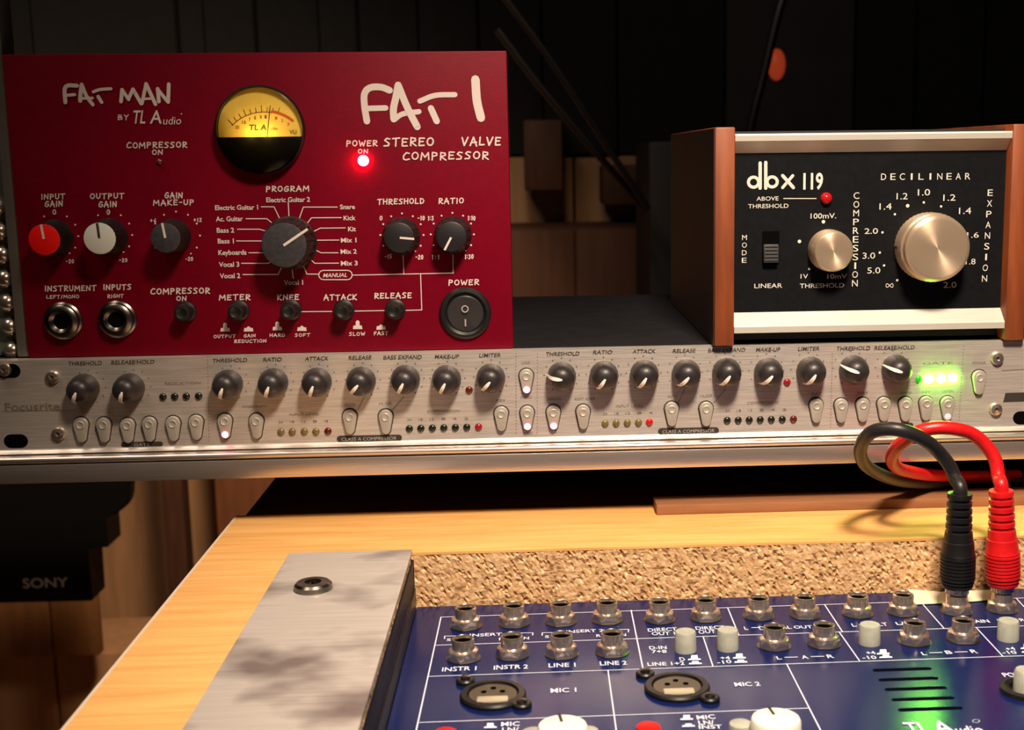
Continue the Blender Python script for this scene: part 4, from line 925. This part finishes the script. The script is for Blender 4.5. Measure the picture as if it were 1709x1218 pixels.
# jack sockets: hexagon nut with chamfered corners plus an open threaded collar
def nut_bm():
    bm = bmesh.new(); R0 = 0.0071; n = 48; rings = []
    for rr, h, cut in ((R0*0.97, 0.0002, 1), (R0, 0.0005, 1), (R0, 0.0034, 1), (R0*0.88, 0.0042, 0), (0.0050, 0.0043, 0)):
        ring = []
        for i in range(n):
            a = 2*PI*i/n; hexr = 0.0061/math.cos(((a+PI/6) % (PI/3))-PI/6)
            r = min(rr, hexr)
            hh = h
            ring.append(bm.verts.new((r*math.cos(a), r*math.sin(a), hh)))
        rings.append(ring)
    for a, b in zip(rings, rings[1:]):
        for i in range(n): bm.faces.new((a[i], a[(i+1) % n], b[(i+1) % n], b[i]))
    bm.faces.new(rings[0][::-1]); bm.faces.new(rings[-1]); 
    for v in bm.verts:
        a = math.atan2(v.co.y, v.co.x); r = math.hypot(v.co.x, v.co.y)
        if v.co.z > 0.0025 and r > 0.0059: v.co.z -= (r-0.0059)*2.0
    return bm
me_nut = tomesh(nut_bm(), 'nut', M_chrome)
me_washer = tomesh(lathe([(0.0072, 0), (0.0072, 0.0003), (0.0060, 0.0003)], 40), 'washer', M_chromed)
me_col = tomesh(lathe([(0.0047, 0.0030), (0.0047, 0.0080), (0.0045, 0.0086), (0.0041, 0.0088), (0.0038, 0.0084), (0.0037, 0.0072)], 40, caps=False), 'collar', M_chrome)
me_jhole = tomesh(lathe([(0.0037, 0.0073), (0.0036, 0.0045), (0, 0.0045)], 32, caps=False), 'socket_hole', M_hole)
JK = [(777.8, 1043.5), (858, 1039), (936, 1036.5), (1013.5, 1033.5), (1101, 1032.5), (1177.6, 1029.5), (1266, 1027), (1343, 1025), (1431, 1023), (1506.7, 1020.5), (1596, 1019.5), (1672, 1016),
      (773.6, 1097), (855, 1092), (937.5, 1090), (1021.7, 1087), (1292, 1076.5), (1374.7, 1073), (1526, 1069), (1606.7, 1065)]
jp = []
for i, (x, y) in enumerate(JK):
    p = atz(x, y-2.5, MZ+0.001); p.z = MZ; jp.append(p)
    nt_ = inst('jack_socket', me_nut, mixer, p); nt_.rotation_euler = (0, 0, [0.5, 0.0, 0.3, 0.15, 0.45, 0.1][i % 6]+0.4)
    sub('washer', me_washer, nt_); sub('collar', me_col, nt_); sub('socket_hole', me_jhole, nt_)
# grey push buttons
me_gb = tomesh(lathe([(0.0046, 0), (0.0044, 0.0077), (0.0041, 0.0084), (0, 0.0085)], 32), 'push_button', M_greycap)
for x, y in ((1144, 1089), (1214.4, 1086), (1451, 1077), (1682, 1070)):
    p = atz(x, y-4, MZ); inst('push_button', me_gb, mixer, p)
# XLR sockets
def xlr(cx_, cy_, e1, e2):
    p = atz(cx_, cy_, MZ+0.001); p.z = MZ
    R0 = 0.0128
    x = inst('xlr_socket', tomesh(lathe([(R0, 0), (R0, 0.0012), (R0-0.0006, 0.0020), (R0-0.0028, 0.0022), (R0-0.0033, 0.0012), (R0-0.0034, 0.0002)], 64), 'xlr_socket', M_rubber), mixer, p)
    ins = sub('insert', tomesh(lathe([(R0-0.0036, 0.0), (R0-0.0036, 0.0014), (0, 0.0014)], 48), 'insert', mat('bronze_insert', (0.09, 0.075, 0.05), 0.35, 0.4)), x)
    bm = bmesh.new()
    for dx, dy in ((-0.0036, 0.0018), (0.0036, 0.0018), (0, 0.0050)):
        q = lathe([(0.0011, 0.0012), (0.0011, 0.0016), (0, 0.0016)], 14)
        for v in q.verts: v.co += Vector((dx, dy, 0))
        me = bpy.data.meshes.new('t'); q.to_mesh(me); q.free(); bm.from_mesh(me); bpy.data.meshes.remove(me)
    sub('pin_holes', tomesh(bm, 'pin_holes', M_hole), x)
    sub('latch', tomesh(box(bmesh.new(), (-0.0060, -0.0090, 0.0012), (0.0060, -0.0040, 0.0026), 0.0007), 'latch', mat('brass_latch', (0.66, 0.60, 0.46), 0.35, 0.5)), x)
    for e in (e1, e2):
        q = atz(e[0], e[1], MZ+0.001)-p
        ear = sub('ear', tomesh(lathe([(0.0038, 0), (0.0038, 0.0014), (0.0033, 0.0020), (0, 0.0020)], 24), 'ear', M_rubber), x, (q.x, q.y, 0))
        sub('ear_screw', tomesh(lathe([(0.0020, 0.0018), (0.0019, 0.0028), (0.0010, 0.0032), (0, 0.0032)], 20), 'ear_screw', M_chromed), x, (q.x, q.y, 0))
xlr(822.8, 1159, (777, 1135.5), (871, 1175)); xlr(1130, 1146, (1077, 1124), (1185, 1165))
# big cream knobs, small grey and red buttons
def flatknob(x, y, r, h, m, name, lab=None, ptr=False):
    p = atz(x, y, MZ+h); p.z = MZ
    k = inst(name, tomesh(lathe([(r*1.03, 0), (r*1.02, h*0.4), (r, h-0.0012), (r*0.94, h-0.0002), (r*0.86, h), (0, h)], 48), name, m), mixer, p)
    if lab: k['label'] = lab
    if ptr: sub('pointer', tomesh(B((-0.00055, r*0.25, h-0.0002), (0.00055, r*0.98, h+0.0002)), 'pointer', M_bprint), k); k.rotation_euler = (0, 0, 0.12)
for x, y in ((939, 1209), (1295, 1197)):
    flatknob(x, y, 0.0088, 0.0100, M_cream, 'knob', 'cream knob with a black pointer', True)
for x, y in ((890, 1220), (980, 1218), (1236, 1206), (1150, 1227)): flatknob(x, y, 0.0042, 0.0060, M_greycap, 'push_button')
for x, y in ((743, 1221), (1082, 1211)): flatknob(x, y, 0.0044, 0.0070, M_redcap, 'push_button', 'red push button')
# ventilation slots, each with a bright lower lip
for i, (x0, x1, y) in enumerate(((1460.5, 1550.5, 1118), (1470, 1562, 1134), (1480.6, 1576, 1150), (1492, 1588.7, 1167), (1503, 1602.5, 1184))):
    a, b = atz(x0, y, MZ), atz(x1, y-1.5, MZ); yy = (a.y+b.y)/2; bm = bmesh.new(); hw = 0.0011
    prism(bm, [(a.x+hw*math.cos(t), yy+hw*math.sin(t)) for t in [PI/2+PI*k/6 for k in range(7)]]+[(b.x+hw*math.cos(t), yy+hw*math.sin(t)) for t in [-PI/2+PI*k/6 for k in range(7)]], 'z', MZ+0.00003, MZ+0.0001)
    v = obj('vent_slot', bm, M_hole, mixer, smooth=False)
    obj('slot_edge', B((a.x, yy+hw, MZ), (b.x, yy+hw+0.00035, MZ+0.0003)), M_blue, v, smooth=False)
# power knob at the right edge
p = atz(1712, 1150, MZ+0.001); p.z = MZ
k = inst('power_knob', tomesh(lathe([(0.0098, 0), (0.0096, 0.0018), (0.0080, 0.0024), (0.0062, 0.0016), (0.0060, 0.0004)], 40), 'power_knob', M_blk), mixer, p)
sub('knob_post', tomesh(lathe([(0.0048, 0), (0.0046, 0.0080), (0.0040, 0.0090), (0, 0.0090)], 32), 'knob_post', M_greycap), k)

# masking tape at the mixer's back edge
q = [atz(x, y, MZ+0.0012) for x, y in ((1515.6, 981), (1570, 985.5), (1660, 982), (1660, 998), (1600, 1003), (1527, 1006))]
bm = bmesh.new(); prism(bm, [(v.x, min(v.y, yb-0.0012)) for v in q], 'z', MZ+0.0004, MZ+0.0007)
tag(obj('masking_tape', bm, M_tape, smooth=False), 'strip of cream masking tape stuck behind the two plugged jacks', 'tape')

# ================================================================== patch leads
def lead(name, label, jack, px_path, ys, m, mboot, top_px):
    J = jp[jack]
    t = thing(name, label, 'cable', (J.x, J.y, MZ))
    z0 = MZ+0.0112
    H = aty(top_px[0], top_px[1], J.y).z - z0
    tip = Vector((aty(top_px[0], top_px[1], J.y).x, J.y, z0+H))
    ax = tip-Vector((J.x, J.y, z0)); ax.normalize()
    q = Vector((0, 0, 1)).rotation_difference(ax).to_matrix()
    base = Vector((J.x, J.y, z0))
    def put(bm):
        for v in bm.verts: v.co = q @ v.co + base
        return bm
    prof = [(0.0050, 0), (0.0066, 0.0006)]
    nb = 9; h1 = H*0.36
    for i in range(nb):                            # fine rings on the body
        h = 0.0014+(h1-0.0014)*i/nb; r = 0.0078 if i > 1 else 0.0070+0.0004*i; d = (h1-0.0014)/nb
        prof += [(r, h), (r, h+d*0.55), (r-0.00045, h+d*0.62), (r-0.00045, h+d*0.95)]
    prof += [(0.0076, h1), (0.0072, h1+0.001), (0.0068, H*0.50), (0.0064, H*0.505), (0.0062, H*0.56), (0.0060, H*0.60)]
    nb = 5; h2 = H*0.61
    for i in range(nb):                            # strain relief rings
        d = (H-h2)/nb; h = h2+d*i; r = 0.0058-0.0001*i
        prof += [(r-0.0008, h), (r-0.0008, h+d*0.25), (r, h+d*0.35), (r, h+d*0.9)]
    prof += [(0.0053, H), (0.0040, H+0.0001)]
    boot = obj('plug_boot', put(lathe(prof, 40)), mboot, t)
    obj('plug_collar', put(lathe([(0.0052, -0.0020), (0.0052, 0.0004), (0.0048, 0.0004)], 32)), M_chrome, t)
    pts = [tip-ax*0.002, tip+ax*0.003]
    y0, ym = J.y, min(ys)
    for i, ((x, y), yy) in enumerate(zip(px_path, ys)):
        if i < 4: yy = y0+(yy-y0)*(0.22, 0.42, 0.68, 0.9)[i]      # leans forward gradually as it leaves the boot
        pts.append(aty(x, y, yy))
    P = spline(pts, 8)
    obj('cord', tube(bmesh.new(), P, 0.0031, 16), m, t)
lead('patch_lead', 'black patch lead looping from the mixer and back under the shelf', 10,
     [(1594, 798), (1584, 776), (1563, 750), (1539.6, 732), (1510, 719.5), (1483.5, 715.5), (1457, 720), (1440.6, 736), (1436, 757), (1446, 777), (1475, 794), (1513, 804), (1565, 806), (1640, 805), (1730, 802)],
     [-.042, -.052, -.062, -.068, -.070, -.068, -.063, -.054, -.042, -.026, -.008, .010, .028, .040, .045], M_rubcab, M_rubber, (1602, 823))
lead('patch_lead', 'red patch lead looping beside the black one from the right-hand jack', 11,
     [(1666.7, 797), (1661, 768), (1646, 744), (1622.4, 724), (1593, 715.5), (1563, 714), (1533.7, 720), (1513, 733), (1495, 748), (1488, 765.7), (1498, 780.5), (1522, 788), (1557, 793), (1620, 795), (1700, 793)],
     [-.040, -.046, -.052, -.056, -.058, -.058, -.056, -.050, -.042, -.030, -.014, .002, .020, .036, .045], M_redrub, M_redrub, (1671, 818))
